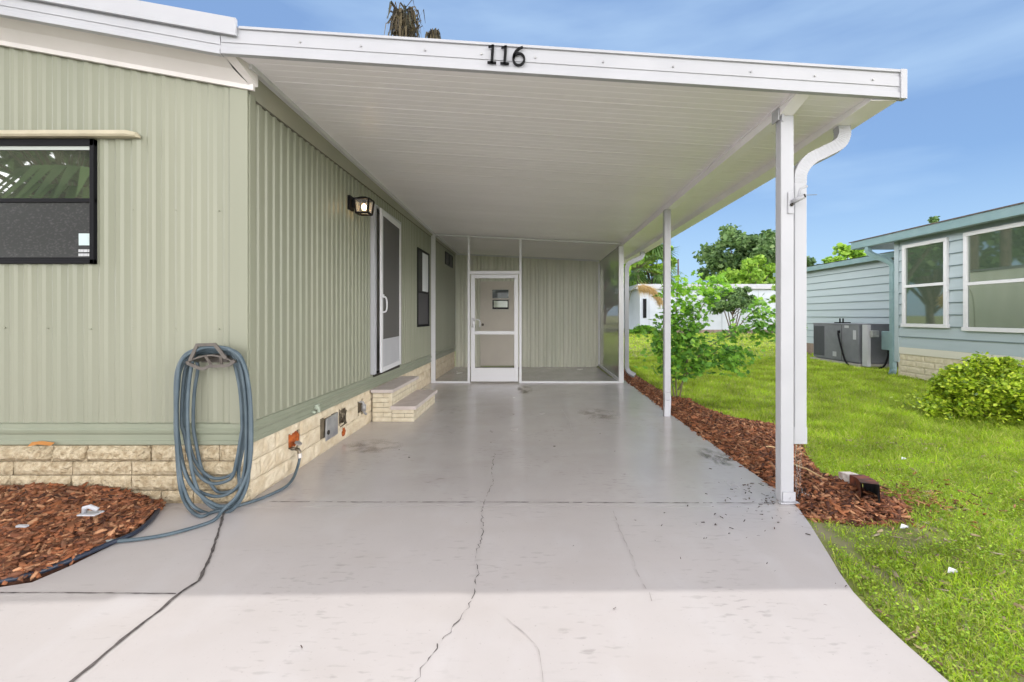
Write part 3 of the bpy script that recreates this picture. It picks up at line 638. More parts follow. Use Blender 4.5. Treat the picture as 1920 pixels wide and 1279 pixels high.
solo(cg, 'pipe_bundle', M['brass'], 'tangle of thin brown pipes in the open skirting hole beside the metal cover', 'pipes', (WX,4.65,.2), smooth=True)
cg = MB(); cg.tube(smoothpath([(WX-.03,5.12,.30),(WX+.02,5.12,.295),(WX+.032,5.12,.25),(WX+.032,5.125,.19),(WX+.05,5.15,.155)],4),[.014]*17,10); cg.tube([(WX+.032,5.12,.27),(WX+.032,5.122,.20)],.026,12)
solo(cg, 'drain_pipe', M['galv'], 'short grey drain pipe poking from the skirting just before the steps', 'pipe', (WX,5.12,.2), smooth=True)
cg = MB(); cg.tube([(WX+.0,4.02,.455),(WX+.05,4.02,.455)],.016,8); cg.tube([(WX+.045,4.02,.455),(WX+.055,4.0,.42)],.012,8); cg.tube([(WX+.028,3.99,.475),(WX+.028,4.06,.478)],.009,8); cg.tube([(WX+.014,3.965,.43),(WX+.04,3.96,.428)],.012,8)
solo(cg, 'spigot', mat('painted_spigot', (.42,.47,.38), .5), 'small green painted spigot on the band board above the skirting', 'spigot', (WX,4.02,.455), smooth=True)
mb = MB(); mb.add([(-3.36,3.02,.40),(-3.30,3.03,.412),(-3.21,3.025,.405),(-3.20,3.045,.42),(-3.29,3.05,.43),(-3.35,3.04,.425)], [(0,1,2,3,4,5)])
solo(mb, 'dead_leaf', mat('dead_leaf', (.40,.17,.04), .7), 'orange dead leaf lying on the block ledge', 'leaf', (-3.28,3.03,.40))

# ------------------------------------------------------------------ steps
stp = T('entry_steps', 'two cream brick steps with taupe painted treads below the side door', 'steps', (-1.7,6,0))
def brick_face(mb, f, u0, u1, z0, z1, rows, bl, seed):
    rr = random.Random(seed); h = (z1-z0)/rows
    for r_ in range(rows):
        u = u0-(bl*.5 if r_ % 2 else 0)
        while u < u1-.001:
            a = max(u, u0); b = min(u+bl, u1)
            if b-a > .02: rough_block(mb, f, a+.003, b-.003, z0+r_*h+.003, z0+(r_+1)*h-.003, .008, .0012, rr)
            u += bl
S0, S1 = 5.44, 6.62
mb = MB()
brick_face(mb, lambda a, d, z: (a, S0-d, z), -1.925, -1.69, .0, .345, 6, .26, 1)
brick_face(mb, lambda a, d, z: (a, S0-.002-d, z), -1.69, -1.425, .0, .15, 3, .30, 2)
brick_face(mb, lambda a, d, z: (-1.435+d, a, z), S0, S1, .0, .15, 3, .30, 3)
brick_face(mb, lambda a, d, z: (-1.70+d, a, z), S0, S1, .15, .345, 3, .30, 4)
stp.part(mb, 'brick_risers', M['brick'])
mb = MB(); mb.box(-1.92,-1.44,S0+.012,S1-.005,0.0,.15); mb.box(-1.92,-1.705,S0+.012,S1-.005,.15,.345); stp.part(mb, 'core', M['mortar'])
treadm = mat('tread_paint', (.56,.50,.47), .6, col2=(.49,.43,.40), nscale=9, bump=.3, bscale=30)
mb = MB(); mb.box(-1.93,-1.665,S0-.045,S1,.352,.392); stp.part(mb, 'tread', treadm, bevel=.006)
mb = MB(); mb.box(-1.70,-1.395,S0-.04,S1+.01,.152,.195); stp.part(mb, 'tread', treadm, bevel=.006)

# ------------------------------------------------------------------ wall lantern (lit)
lt = T('wall_lantern', 'black cage wall lantern with a glowing bulb beside the side door', 'wall lamp', (WX,4.80,2.45))
mb = MB(); mb.box(WX,WX+.03,4.745,4.855,2.38,2.53); mb.box(WX+.03,WX+.14,4.79,4.81,2.475,2.495); mb.box(WX+.03,WX+.05,4.785,4.815,2.41,2.49)
lt.part(mb, 'bracket', M['black'], bevel=.004)
mb = MB(); cx, cy, h0, h1, a0, a1 = WX+.155, 4.80, 2.345, 2.49, .062, .076
rim = lambda a, z: [(cx-a,cy-a,z),(cx+a,cy-a,z),(cx+a,cy+a,z),(cx-a,cy+a,z)]
A = rim(a0,h0); B = rim(a1,h1)
for k in range(4):
    mb.sweep([A[k],B[k]],[(-.008,-.008),(.008,-.008),(.008,.008),(-.008,.008)]); mb.sweep([A[k],A[(k+1)%4]],[(-.008,-.008),(.008,-.008),(.008,.008),(-.008,.008)]); mb.sweep([B[k],B[(k+1)%4]],[(-.007,-.007),(.007,-.007),(.007,.007),(-.007,.007)])
mb.add(rim(a1,h1)+rim(.03,h1+.03), [(0,1,5,4),(1,2,6,5),(2,3,7,6),(3,0,4,7),(4,5,6,7),(3,2,1,0)]); mb.tube([(cx,cy,h1-.03),(cx,cy,h1)],.016,8)
lt.part(mb, 'cage', M['black'])
gm = screen_mat('lantern_glass', (.8,.78,.72), .18); gm.node_tree.nodes['Principled BSDF'].inputs['Roughness'].default_value = .1
mb = MB(); A = rim(a0-.004,h0+.004); B = rim(a1-.005,h1-.004)
for k in range(4): mb.quad(A[k],A[(k+1)%4],B[(k+1)%4],B[k])
lt.part(mb, 'glass', gm)
em = bpy.data.materials.new('bulb_glow'); em.use_nodes = True; eb = em.node_tree.nodes['Principled BSDF']; eb.inputs['Emission Color'].default_value = (1,.62,.28,1); eb.inputs['Emission Strength'].default_value = 9
lt.part(blob((cx,cy,h0+.07),.024,3,8,(1,1,1.5),0), 'bulb', em, smooth=True)
ll = bpy.data.lights.new('lantern_light', 'POINT'); ll.energy = 4.5; ll.color = (1,.68,.36); ll.shadow_soft_size = .02
lo_ = bpy.data.objects.new('lantern_light', ll); COL.objects.link(lo_); lo_.parent = lt.e; lo_.location = (cx-WX, cy-4.80, h0+.07-2.45)

# ------------------------------------------------------------------ carport
cp = T('carport', 'white aluminium carport roof on square posts attached to the green home', 'carport', (0,5.8,0))
mb = MB(); xs_ = np.linspace(-1.90, 2.20, 9)
prof = []; y = 2.90
while y < 11.3:
    for dy, dz in ((0,0),(.004,.006),(.010,.006),(.014,0),(.075,0),(.081,.0018),(.088,.0018),(.094,0),(.148,0),(.153,.0018),(.160,.0018),(.166,0),(.225,0),(.231,.0018),(.238,.0018),(.244,0)):
        prof.append((y+dy, dz))
    y += .305
vs = []; fs = []; nxx = len(xs_)
for (yy, dz) in prof:
    for xx in xs_: vs.append((xx, yy, zc(xx, yy)+dz))
for i in range(len(prof)-1):
    for j in range(nxx-1): a = i*nxx+j; fs.append((a, a+nxx, a+nxx+1, a+1))
mb.add(vs, fs); cp.part(mb, 'ceiling_pan', M['ceil'])
mb = MB(); mb.add([(-2.06,2.87,3.03),(2.28,2.87,2.76),(2.28,11.4,2.74),(-2.06,11.4,2.93)], [(0,1,2,3)]); mb.add([(-1.90,11.4,zc(-1.9,11)),(2.28,11.4,zc(2.28,11)),(2.28,11.4,2.74),(-1.90,11.4,2.92)], [(0,1,2,3)])
cp.part(mb, 'roof_sheet', M['white'])
# front fascia
def cf(x, z): return z+(x+1.97)*(2.637-2.92)/4.31
mb = MB()
def fb(mb, x0, x1, y0, y1, a, b): slopebox(mb, x0, x1, y0, y1, lambda x: cf(x, a), lambda x: cf(x, b))
fb(mb,-1.97,2.34,2.868,2.895,2.92,3.095); fb(mb,-1.965,2.305,2.858,2.868,2.92,2.955); fb(mb,-1.965,2.305,2.862,2.868,2.992,3.052); fb(mb,-1.85,2.305,2.855,2.868,3.080,3.097)
cp.part(mb, 'fascia', M['white'], bevel=.0015)
mb = MB(); fb(mb,2.306,2.345,2.852,2.895,2.915,3.10); cp.part(mb, 'fascia_end_cap', M['white'], bevel=.002)
scr = None
for px in (563,677,797,903,1004,1131,1262,1408,1528,1637):
    x = (px-1000)*2.86/FP; c = (x, 2.860, cf(x, 3.022)); m_ = MB(); m_.tube([(c[0],2.862,c[2]),(c[0],2.853,c[2])],.0062,8); cp.part(m_, 'screw', M['galv'])
# left channel, beam, gutter
mb = MB()
for a, b in ((3.0,5),(5,7),(7,8.6),(8.6,11.3)):
    mb.hexa([(-1.905,a,zl(a)-.03),(-1.855,a,zl(a)-.036),(-1.855,b,zl(b)-.036),(-1.905,b,zl(b)-.03),(-1.905,a,zl(a)+.02),(-1.855,a,zl(a)-.001),(-1.855,b,zl(b)-.001),(-1.905,b,zl(b)+.02)])
cp.part(mb, 'wall_channel', M['trimw'])
def longbox(mb, xa, xb, zf0, zf1, y0=2.9, y1=11.3):
    for a, b in ((y0,8.6),(8.6,y1)):
        mb.hexa([(xa,a,zf0(a)),(xb,a,zf0(a)),(xb,b,zf0(b)),(xa,b,zf0(b)),(xa,a,zf1(a)),(xb,a,zf1(a)),(xb,b,zf1(b)),(xa,b,zf1(b))])
mb = MB(); longbox(mb,1.672,1.765,lambda y: zr(y)-.068,lambda y: zr(y)+.0,3.10); longbox(mb,1.662,1.6715,lambda y: zr(y)-.012,lambda y: zr(y)+.003)
for x0_, x1_ in ((1.672,1.765),): mb.hexa([(x0_,2.897,2.684),(x1_,2.897,2.680),(x1_,3.0995,zr(3.1)-.068),(x0_,3.0995,zr(3.1)-.068),(x0_,2.897,2.70),(x1_,2.897,2.70),(x1_,3.0995,zr(3.1)),(x0_,3.0995,zr(3.1))])
cp.part(mb, 'beam', M['ceil'])
mb = MB(); gz = lambda y: zr(y)-.062-.03*min(1,(y-2.9)/1.0)

for ya_, yb_ in ((2.897,3.9),(3.9,8.6),(8.6,11.4)):
    for xa_, xb_, f0, f1 in ((2.150,2.158,gz,lambda y: zc(2.15,y)+.01),(2.1585,2.295,gz,lambda y: gz(y)+.006),(2.2955,2.325,lambda y: gz(y)+.004,lambda y: gz(y)+.03),(2.318,2.330,lambda y: gz(y)+.031,lambda y: gz(y)+.13)):
        mb.hexa([(xa_,ya_,f0(ya_)),(xb_,ya_,f0(ya_)),(xb_,yb_,f0(yb_)),(xa_,yb_,f0(yb_)),(xa_,ya_,f1(ya_)),(xb_,ya_,f1(ya_)),(xb_,yb_,f1(yb_)),(xa_,yb_,f1(yb_))])
cp.part(mb, 'gutter', M['ceil'])
# posts
def post(x0, x1, y0, y1, zt_, kink=False):
    mb = MB()
    if not kink: mb.box(x0,x1,y0,y1,0.0,zt_)
    else:
        k = .035
        mb.hexa([(x0-.01,y0-.02,0),(x1-.01,y0-.02,0),(x1-.01,y1-.02,0),(x0-.01,y1-.02,0),(x0+.004,y0,.20),(x1+.006,y0,.20),(x1+.006,y1,.20),(x0+.004,y1,.20)])
        mb.hexa([(x0+.004,y0,.201),(x1+.006,y0,.201),(x1+.006,y1,.201),(x0+.004,y1,.201),(x0,y0,.30),(x1,y0,.30),(x1,y1,.30),(x0,y1,.30)])
        mb.box(x0,x1,y0,y1,.301,zt_)
    return mb
p1 = cp.part(post(1.682,1.770,3.09,3.165,zr(3.1)-.068), 'post', M['white'], bevel=.006)
mb = MB(); mb.box(1.660,1.6705,3.085,3.17,zr(3.1)-.10,zr(3.1)-.02); mb.box(1.683,1.699,3.080,3.089,zr(3.1)-.11,zr(3.1)-.012); cp.sub(p1, mb, 'clip', M['white'], bevel=.002)
mb = MB(); mb.box(1.66,1.79,3.055,3.089,0.002,.012); mb.box(1.69,1.775,3.078,3.089,.012,.075); mb.tube([(1.74,3.08,.035),(1.74,3.07,.035)],.007,8)
cp.sub(p1, mb, 'foot_bracket', M['white'], bevel=.002)
p2 = cp.part(post(1.655,1.735,5.74,5.81,zr(5.76)-.068,True), 'post', M['white'], bevel=.005)
# downspouts
def rectsec(a, b): return [(-a,-b),(a,-b),(a,b),(-a,b)]
def downspout(path_top, kick, name='downspout'):
    mb = MB(); q = smoothpath(path_top, 10); sc = []
    for i, p in enumerate(q):
        sc.append(1.0+(.06 if i % 2 else 0) if i < len(q)-2 else 1)
    mb.sweep(q, rectsec(.030,.041), scales=sc, up=(1,0,0)); return mb
gz1 = gz(3.25)
mb = downspout([(2.215,3.27,gz1+.0),(2.213,3.262,gz1-.07),(2.17,3.25,gz1-.14),(2.05,3.23,gz1-.205),(1.93,3.20,gz1-.27),(1.855,3.175,gz1-.36),(1.843,3.17,gz1-.46)], 0)
ds = cp.part(mb, 'downspout', M['white'])
mb = MB(); mb.box(1.800,1.886,3.14,3.20,.40,gz1-.44); mb.box(1.803,1.883,3.136,3.14,.41,gz1-.45); cp.sub(ds, mb, 'pipe', M['white'], bevel=.004)
mb = MB(); mb.box(1.797,1.889,3.137,3.203,.385,.50); cp.sub(ds, mb, 'collar', M['white'], bevel=.003)
mb = downspout([(2.215,9.25,gz(9.2)),(2.21,9.24,gz(9.2)-.07),(2.16,9.22,gz(9.2)-.13),(2.0,9.16,gz(9.2)-.20),(1.90,9.12,gz(9.2)-.27),(1.865,9.1,gz(9.2)-.37),(1.865,9.1,gz(9.2)-.45)], 0)
d2 = cp.part(mb, 'downspout', M['white'])
mb = MB(); mb.box(1.823,1.907,9.07,9.13,.30,gz(9.2)-.43); cp.sub(d2, mb, 'pipe', M['white'], bevel=.004)
mb = downspout([(1.865,9.1,.32),(1.87,9.09,.22),(1.91,9.05,.14),(2.0,8.98,.09)], 0); cp.sub(d2, mb, 'kick_elbow', M['white'])
# house number
nm = mat('black_number', (.006,.006,.007), .7, spec=.2)
def digit(chars, x, label, rot):
    mb = MB(); s = .0185; yv = 2.846
    def bar(pts, w0, w1=None):
        w1 = w1 or w0; q = [Vector((a, 0, b)) for a, b in pts]; n = len(q); vs = []
        for i, p in enumerate(q):
            t = (q[min(i+1,n-1)]-q[max(i-1,0)]).normalized(); nr = Vector((-t.z,0,t.x)); w_ = (w0+(w1-w0)*i/(n-1))/2
            for sgn in (-1, 1):
                for yy in (-.006, .006): vs.append((p.x+nr.x*w_*sgn, yv+yy, p.z+nr.z*w_*sgn))
        fs = []
        for i in range(n-1):
            a = i*4; b = a+4; fs += [(a,b,b+2,a+2),(a+1,a+3,b+3,b+1),(a,a+1,b+1,b),(a+2,b+2,b+3,a+3)]
        fs += [(0,2,3,1),((n-1)*4,(n-1)*4+1,(n-1)*4+3,(n-1)*4+2)]; mb.add(vs, fs)
    if chars == '1':
        bar([(0,.0),(0,.118)],.016); bar([(-.027,.006),(.027,.006)],.0125); bar([(.004,.113),(-.014,.106),(-.028,.103)],.013,.010)
    else:
        c = (0,.038); bar([(c[0]+.034*math.cos(a), c[1]+.037*math.sin(a)) for a in [math.pi*.95+2*math.pi*k/24 for k in range(25)]],.013)
        bar([(-.033,.042),(-.031,.065),(-.020,.088),(-.002,.106),(.020,.116)],.016,.012)
    zc_ = cf(x, 2.958)
    o = solo(mb, 'house_number', nm, label, 'house number', (0,yv,0), group='black digits of the house number'); o.location = (x, yv, zc_); o.rotation_euler = (0, rot, 0)
    for v in o.data.vertices: pass
for ch, px, lb in (('1',922,'leftmost black digit 1 of the number 116 on the white fascia'),('1',946,'middle black digit 1 of the number 116 on the white fascia'),('6',972,'black digit 6 ending the house number on the white fascia')):
    digit(ch, (px-1000)*2.846/FP, lb, .065)

# flag pole bracket on the post
fbk = T('flagpole_bracket', 'small white flagpole bracket screwed to the front carport post', 'bracket', (1.76,3.09,2.05))
mb = MB(); mb.box(1.725,1.765,3.080,3.0885,1.96,2.11); fbk.part(mb, 'base_plate', M['white'], bevel=.006)
mb = MB(); mb.tube([(1.755,3.075,2.04),(1.80,3.02,2.065)],.017,12); mb.tube([(1.775,3.06,2.05),(1.79,3.05,2.12),(1.83,3.04,2.135)],.008,8); fbk.part(mb, 'socket', M['white'], smooth=True)
mb = MB(); mb.tube([(1.797,3.022,2.064),(1.803,3.016,2.067)],.012,10); fbk.part(mb, 'bore', M['hole'])
mb = MB(); mb.tube([(1.745,3.077,2.02),(1.748,3.068,2.02)],.011,8); fbk.part(mb, 'knob', M['hole'])
mb = MB(); mb.tube([(1.80,3.04,2.075),(1.895,3.04,2.078)],.0022,6); fbk.part(mb, 'wire', M['galv'])

# ------------------------------------------------------------------ screen enclosure and shed behind
SY = 8.6
se = T('screen_enclosure', 'white framed insect screen wall closing the back of the carport', 'screen room', (0,SY,0))
cz = lambda x: zc(x, SY)
mb = MB(); mb.box(-1.93,-1.855,SY-.02,SY+.05,0,cz(-1.9)-.03); se.part(mb, 'post', M['trimw'], bevel=.003)
mb = MB(); mb.box(1.615,1.705,SY-.02,SY+.06,0,cz(1.65)-.07); se.part(mb, 'post', M['trimw'], bevel=.003)
for xa_, xb_ in ((-1.24,-1.195),(-.265,-.222)):
    mb = MB(); mb.box(xa_,xb_,SY-.015,SY+.035,0,cz(xa_)-.035); se.part(mb, 'mullion', M['trimw'], bevel=.002)
mb = MB(); mb.hexa([(-1.86,SY-.018,cz(-1.9)-.045),(1.66,SY-.018,cz(1.66)-.045),(1.66,SY+.04,cz(1.66)-.045),(-1.86,SY+.04,cz(-1.9)-.045),(-1.86,SY-.018,cz(-1.9)-.012),(1.66,SY-.018,cz(1.66)-.012),(1.66,SY+.04,cz(1.66)-.012),(-1.86,SY+.04,cz(-1.9)-.012)]); se.part(mb, 'top_rail', M['trimw'])
for xa_, xb_ in ((-1.855,-1.24),(-.222,1.615)): mb = MB(); mb.box(xa_,xb_,SY-.012,SY+.03,.001,.032); se.part(mb, 'bottom_rail', M['trimw'])
mb = MB(); mb.box(-1.195,-.265,SY-.014,SY+.03,2.055,2.115); se.part(mb, 'door_header', M['trimw'])
for xa_, xb_, za_, zb_ in ((-1.855,-1.24,.032,None),(-.222,1.615,.032,None),(-1.195,-.265,2.115,None)):
    mb = MB(); mb.quad((xa_,SY+.01,za_),(xb_,SY+.01,za_),(xb_,SY+.01,cz(xb_)-.04),(xa_,SY+.01,cz(xa_)-.04)); se.part(mb, 'screen', M['screen'])
# door
dA, dB = -1.175, -.285
mb = MB(); mb.box(dA,dA+.075,SY-.032,SY-.002,.03,2.045); mb.box(dB-.075,dB,SY-.032,SY-.002,.03,2.045); mb.box(dA+.075,dB-.075,SY-.032,SY-.002,1.975,2.045); mb.box(dA+.075,dB-.075,SY-.032,SY-.002,.915,.98); mb.box(dA+.075,dB-.075,SY-.030,SY-.004,.03,.285)
sd_ = se.part(mb, 'screen_door', M['trimw'], bevel=.003)
mb = MB(); mb.quad((dA+.07,SY-.012,.28),(dB-.07,SY-.012,.28),(dB-.07,SY-.012,1.98),(dA+.07,SY-.012,1.98)); se.sub(sd_, mb, 'screen', M['screen'])
mb = MB(); mb.box(dA+.018,dA+.055,SY-.040,SY-.032,1.05,1.22); mb.tube(smoothpath([(dA+.05,SY-.04,1.18),(dA+.12,SY-.055,1.20),(dA+.17,SY-.055,1.17),(dA+.17,SY-.055,1.06)],4),.010,8); se.sub(sd_, mb, 'handle', M['trimw'], smooth=True)
# right-hand side screen of the room
mb = MB(); mb.box(1.60,1.64,SY+.10,11.2,.03,.085); mb.box(1.60,1.64,11.15,11.24,.0,2.55); se.part(mb, 'side_rail', M['trimw'])
mb = MB(); mb.quad((1.625,SY+.06,.06),(1.625,11.16,.06),(1.625,11.16,2.6),(1.625,SY+.06,2.6)); se.part(mb, 'side_screen', M['screend'])
BY = 11.28
sh = T('utility_shed', 'sage ribbed utility room with a beige door behind the screens', 'shed', (0,BY,0))
mb = MB(); corrugated(mb, lambda u, d, z: (u, BY-d, z), -1.93, 1.70, 0, lambda x: zc(x,BY)-.01, [(-1.31,-.40,0,2.13)], pitch=.205, dep=.022, prof=((0,0),(.12,1),(.35,1),(.47,.15),(.6,.0),(.72,.6),(.82,.6),(.92,0)))
sh.part(mb, 'wall', M['shed'])
mb = MB(); mb.box(1.70,1.74,BY,14.5,0,2.6); mb.box(-1.94,1.74,14.46,14.5,0,2.6); sh.part(mb, 'side_wall', M['shed'])
mb = MB(); mb.add([(-1.94,BY+.12,2.9),(1.9,BY+.12,2.68),(1.9,14.8,2.66),(-1.94,14.8,2.88)], [(0,1,2,3),(3,2,1,0)]); sh.part(mb, 'roof', M['white'])
mb = MB(); mb.hexa([(-1.93,BY-.05,zc(-1.93,BY)-.055),(1.62,BY-.05,zc(1.62,BY)-.055),(1.62,BY-.025,zc(1.62,BY)-.055),(-1.93,BY-.025,zc(-1.93,BY)-.055),(-1.93,BY-.05,zc(-1.93,BY)-.015),(1.62,BY-.05,zc(1.62,BY)-.015),(1.62,BY-.025,zc(1.62,BY)-.015),(-1.93,BY-.025,zc(-1.93,BY)-.015)]); sh.part(mb, 'top_trim', M['trimw'])
mb = MB(); mb.box(-1.31,-.40,BY-.045,BY+.01,.035,2.12); dr = sh.part(mb, 'door', M['sheddoor'], bevel=.004)
mb = MB(); mb.box(-1.06,-.56,BY-.062,BY-.045,1.375,1.43); mb.box(-1.06,-.56,BY-.062,BY-.045,1.91,1.965); mb.box(-1.06,-1.01,BY-.062,BY-.045,1.43,1.91); mb.box(-.61,-.56,BY-.062,BY-.045,1.43,1.91); mb.box(-1.01,-.61,BY-.060,BY-.045,1.66,1.70)
sh.sub(dr, mb, 'window_frame', mat('beige_frame', (.62,.58,.50), .5))
mb = MB(); mb.quad((-1.01,BY-.050,1.43),(-.61,BY-.050,1.43),(-.61,BY-.050,1.91),(-1.01,BY-.050,1.91)); sh.sub(dr, mb, 'pane', glass('shed_glass', (.035,.05,.05), (.06,.08,.07), .02, .05))
mb = MB(); mb.box(-1.009,-.611,BY-.0525,BY-.0502,1.431,1.659); sh.sub(dr, mb, 'lower_sash', M['black'])
mb = MB(); mb.box(-.975,-.635,BY-.057,BY-.053,1.475,1.635); sh.sub(dr, mb, 'reflective_pane', glass('shed_glass_pale', (.35,.42,.28), (.50,.54,.42), .05, .1))
sh.sub(dr, blob((-1.245,BY-.085,1.05),.032,4,8,(1,1,1),0), 'knob', M['brass'], smooth=True)

# ------------------------------------------------------------------ hose hanger and hose
HY = FY-.04
hh = T('hose_hanger', 'taupe plastic hose hanger with a trapezoid guard on the green front wall', 'hose hanger', (-2.13,FY,1.0))
def hp(cx_, cy_, Y=2.97): px = 300+cx_/3.555; py = 620+cy_/3.555; return P(px, py, Y)
mb = MB(); flat = rectsec(.004,.012)
mb.sweep([hp(200,200,2.93),hp(248,95,2.93),hp(365,92,2.93),hp(440,185,2.93)], rectsec(.011,.005), up=(0,1,0)); hh.part(mb, 'guard', M['hanger'])
mb = MB(); arc = [hp(x_, 208-48*math.sin(math.pi*(x_-170)/330), 2.93) for x_ in range(170, 501, 30)]; vs = []
for p in arc: xb_ = -2.15+(p[0]+2.15)*.72; vs += [p, (xb_, FY-.02, p[2]+.004), (xb_, FY-.02, p[2]-.008), (p[0], p[1], p[2]-.010)]
fs = []
for i in range(len(arc)-1):
    for j in range(4): a = i*4+j; b = i*4+(j+1)%4; fs.append((a,b,b+4,a+4))
mb.add(vs, fs+[(0,1,2,3)]); hh.part(mb, 'saddle', M['hanger'])
mb = MB(); mb.sweep(smoothpath([hp(180,215,2.925),hp(280,255,2.925),hp(330,238,2.925),hp(450,232,2.925),hp(498,200,2.925)], 4), rectsec(.010,.004), up=(0,1,0)); mb.sweep([hp(300,165,2.93),hp(345,235,2.95),hp(345,245,3.05)], rectsec(.008,.004), up=(0,1,0)); mb.sweep([hp(405,165,2.93),hp(410,225,2.95)], rectsec(.008,.004), up=(0,1,0))
hh.part(mb, 'brace', M['hanger'])
mb = MB(); mb.box(-2.24,-2.06,FY-.024,FY-.0145,.955,1.045); hh.part(mb, 'wall_plate', M['hanger'], bevel=.003)
# hose: one continuous tube of coils
pts = []
coils = [ # left x, right x, bottom y (crop px), depth, top y
 (165,560,985,3.03,150), (150,545,1020,3.00,140), (120,600,1105,2.975,128), (190,575,1190,2.96,120), (115,600,1228,2.94,112), (228,560,1080,3.04,150)]
def coil_pts(xl, xr, yb, d, yt, wl=0, nb=5):
    mid = (xl+xr)/2+40; o = []
    o.append(hp(330+wl, yt, d-.0)); o.append(hp(240+wl, yt+20, d)); 
    o.append(hp(xl+25, yt+95, d)); o.append(hp(xl, yt+270, d)); o.append(hp(xl-6, yt+480, d)); o.append(hp(xl+12, yb-330, d)); o.append(hp(xl+50, yb-160, d)); o.append(hp(xl+115, yb-50, d))
    o.append(hp(mid-30, yb, d)); o.append(hp(mid+85, yb-35, d-.012)); o.append(hp(xr-35, yb-150, d-.015)); o.append(hp(xr-5, yb-320, d-.01)); o.append(hp(xr+2, yt+480, d)); o.append(hp(xr-12, yt+260, d)); o.append(hp(xr-45, yt+95, d)); o.append(hp(470+wl, yt+18, d))
    return o
tail = [P(540,850,3.66)]
tx = WX+.068
start = [(tx,3.648,.135),(tx+.002,3.62,.085),(tx+.03,3.50,.03),(tx+.05,3.36,.013)]+[(*G(px,py,.013), .013) for px, py in ((512,925),(480,938),(440,950),(400,960))]
pts = list(start)
pts += [(*G(375,968,.013),.013),(*G(352,955,.013),.03),P(338,915,2.93),P(332,850,2.95),P(329,760,2.96),P(331,700,2.965)]
pts += [hp(160,170,2.965),hp(240,125,2.96)]
allp = []
for i, c in enumerate(coils): allp += coil_pts(*c, wl=random.uniform(-8,8))
allp = allp[2:]
pts += [hp(330,108,2.95),hp(470,125,2.95),hp(560,220,2.955),hp(598,420,2.96),hp(612,700,2.95),hp(590,950,2.945),hp(520,1110,2.93),hp(430,1170,2.92),hp(330,1140,2.93),hp(215,1040,2.95),hp(150,900,2.96),hp(105,700,2.965),hp(112,400,2.97),hp(150,230,2.97),hp(240,140,2.97)]
pts += allp
pts += [hp(470,130,2.93),hp(545,200,2.93),hp(595,380,2.93),hp(608,650,2.93),hp(598,900,2.92),hp(520,1090,2.905),hp(420,1195,2.87)]
pts += [(*G(px,py,.013),.013) for px, py in ((400,976),(350,993),(300,1005),(250,1012),(205,1016),(193,1016))]
hs = T('garden_hose', 'long blue grey garden hose coiled on the wall hanger and trailing to the mulch', 'garden hose', (-2.15,2.95,0))
pth = smoothpath(pts, 6); mb = MB(); mb.tube(pth, .0105, 10); hs.part(mb, 'tube', M['hose'], smooth=True)
e0 = Vector(pth[-1]); mb = MB(); mb.tube([e0+Vector((.05,0,0)), e0+Vector((-.03,0,0))], .0145, 12); hs.part(mb, 'end_fitting', mat('hose_fitting', (.50,.56,.55), .4, .3), smooth=True)
# garden edging tube and white fitting on the mulch
q = [(*G(px,py,.014),.016) for px, py in ((-420,1108),(-250,1107),(-120,1102),(0,1090),(70,1074),(140,1048),(200,1022),(250,1001),(280,978),(296,957),(302,942))]
mb = MB(); mb.tube(smoothpath(q, 6), .0135, 8); solo(mb, 'garden_edging', M['edging'], 'black plastic edging tube curving between the left mulch bed and the slab', 'edging', (-2.9,2.4,0), smooth=True)
wf = T('plastic_fitting', 'small white plastic pipe bracket lying on the left mulch', 'plastic fitting', (-2.36,2.47,.12))
c = np.array(P(170,960,2.53)); mb = MB(); mb.box(c[0]-.05,c[0]+.05,c[1]-.03,c[1]+.03,c[2]-.012,c[2]-.004); wf.part(mb, 'base', M['white'], bevel=.003)
mb = MB(); mb.tube([(c[0]-.035,c[1],c[2]-.004),(c[0]-.03,c[1]-.005,c[2]+.025),(c[0]+.005,c[1]-.01,c[2]+.035),(c[0]+.04,c[1],c[2]+.012)],.012,8); wf.part(mb, 'strap', M['white'], smooth=True)
c = P(42,988,2.46); mb = MB(); mb.box(c[0]-.028,c[0]+.028,c[1]-.008,c[1]+.008,c[2],c[2]+.01); o = solo(mb, 'plastic_scrap', M['white'], 'tiny white scrap near the left picture edge on the mulch', 'scrap', (c[0],c[1],c[2]))

# ------------------------------------------------------------------ water from the downspout, fallen elbow, scraps
mb = MB()
for k in range(4):
    xx = 1.825+k*.012; mb.tube([(xx+random.uniform(-.003,.003),3.165+random.uniform(-.01,.01),.40-i*.045) for i in range(9)], [random.uniform(.0006,.0018) for _ in range(9)], 6)
for k in range(40):
    a = random.uniform(0,6.28); r_ = random.uniform(.01,.09); c = (1.845+r_*math.cos(a),3.14+r_*math.sin(a),random.uniform(.0,.05)); s_ = random.uniform(.003,.006)
    mb.add([(c[0]+s_,c[1],c[2]),(c[0]-s_,c[1],c[2]),(c[0],c[1]+s_,c[2]),(c[0],c[1]-s_,c[2]),(c[0],c[1],c[2]+s_),(c[0],c[1],c[2]-s_)],[(0,2,4),(2,1,4),(1,3,4),(3,0,4),(2,0,5),(1,2,5),(3,1,5),(0,3,5)])
o = solo(mb, 'water_stream', M['water'], 'thin stream of rain water falling from the front downspout', 'water', (1.845,3.15,0), kind='stuff', smooth=True)
el = T('fallen_elbow', 'rusty brown and white downspout elbow lying on the grass beside the mulch', 'downspout elbow', (2.3,3.1,0))
def elb(pts_, a=.042, b=.050, rib=True):
    q = smoothpath(pts_, 7); sc = [1+(.07 if (i % 2 and rib) else 0) for i in range(len(q))]; mb = MB(); mb.sweep(q, rectsec(a,b), scales=sc, caps=False, up=(0,0,1)); m2 = MB(); m2.sweep(q, rectsec(a-.004,b-.004), scales=sc, caps=False, up=(0,0,1)); return mb, m2
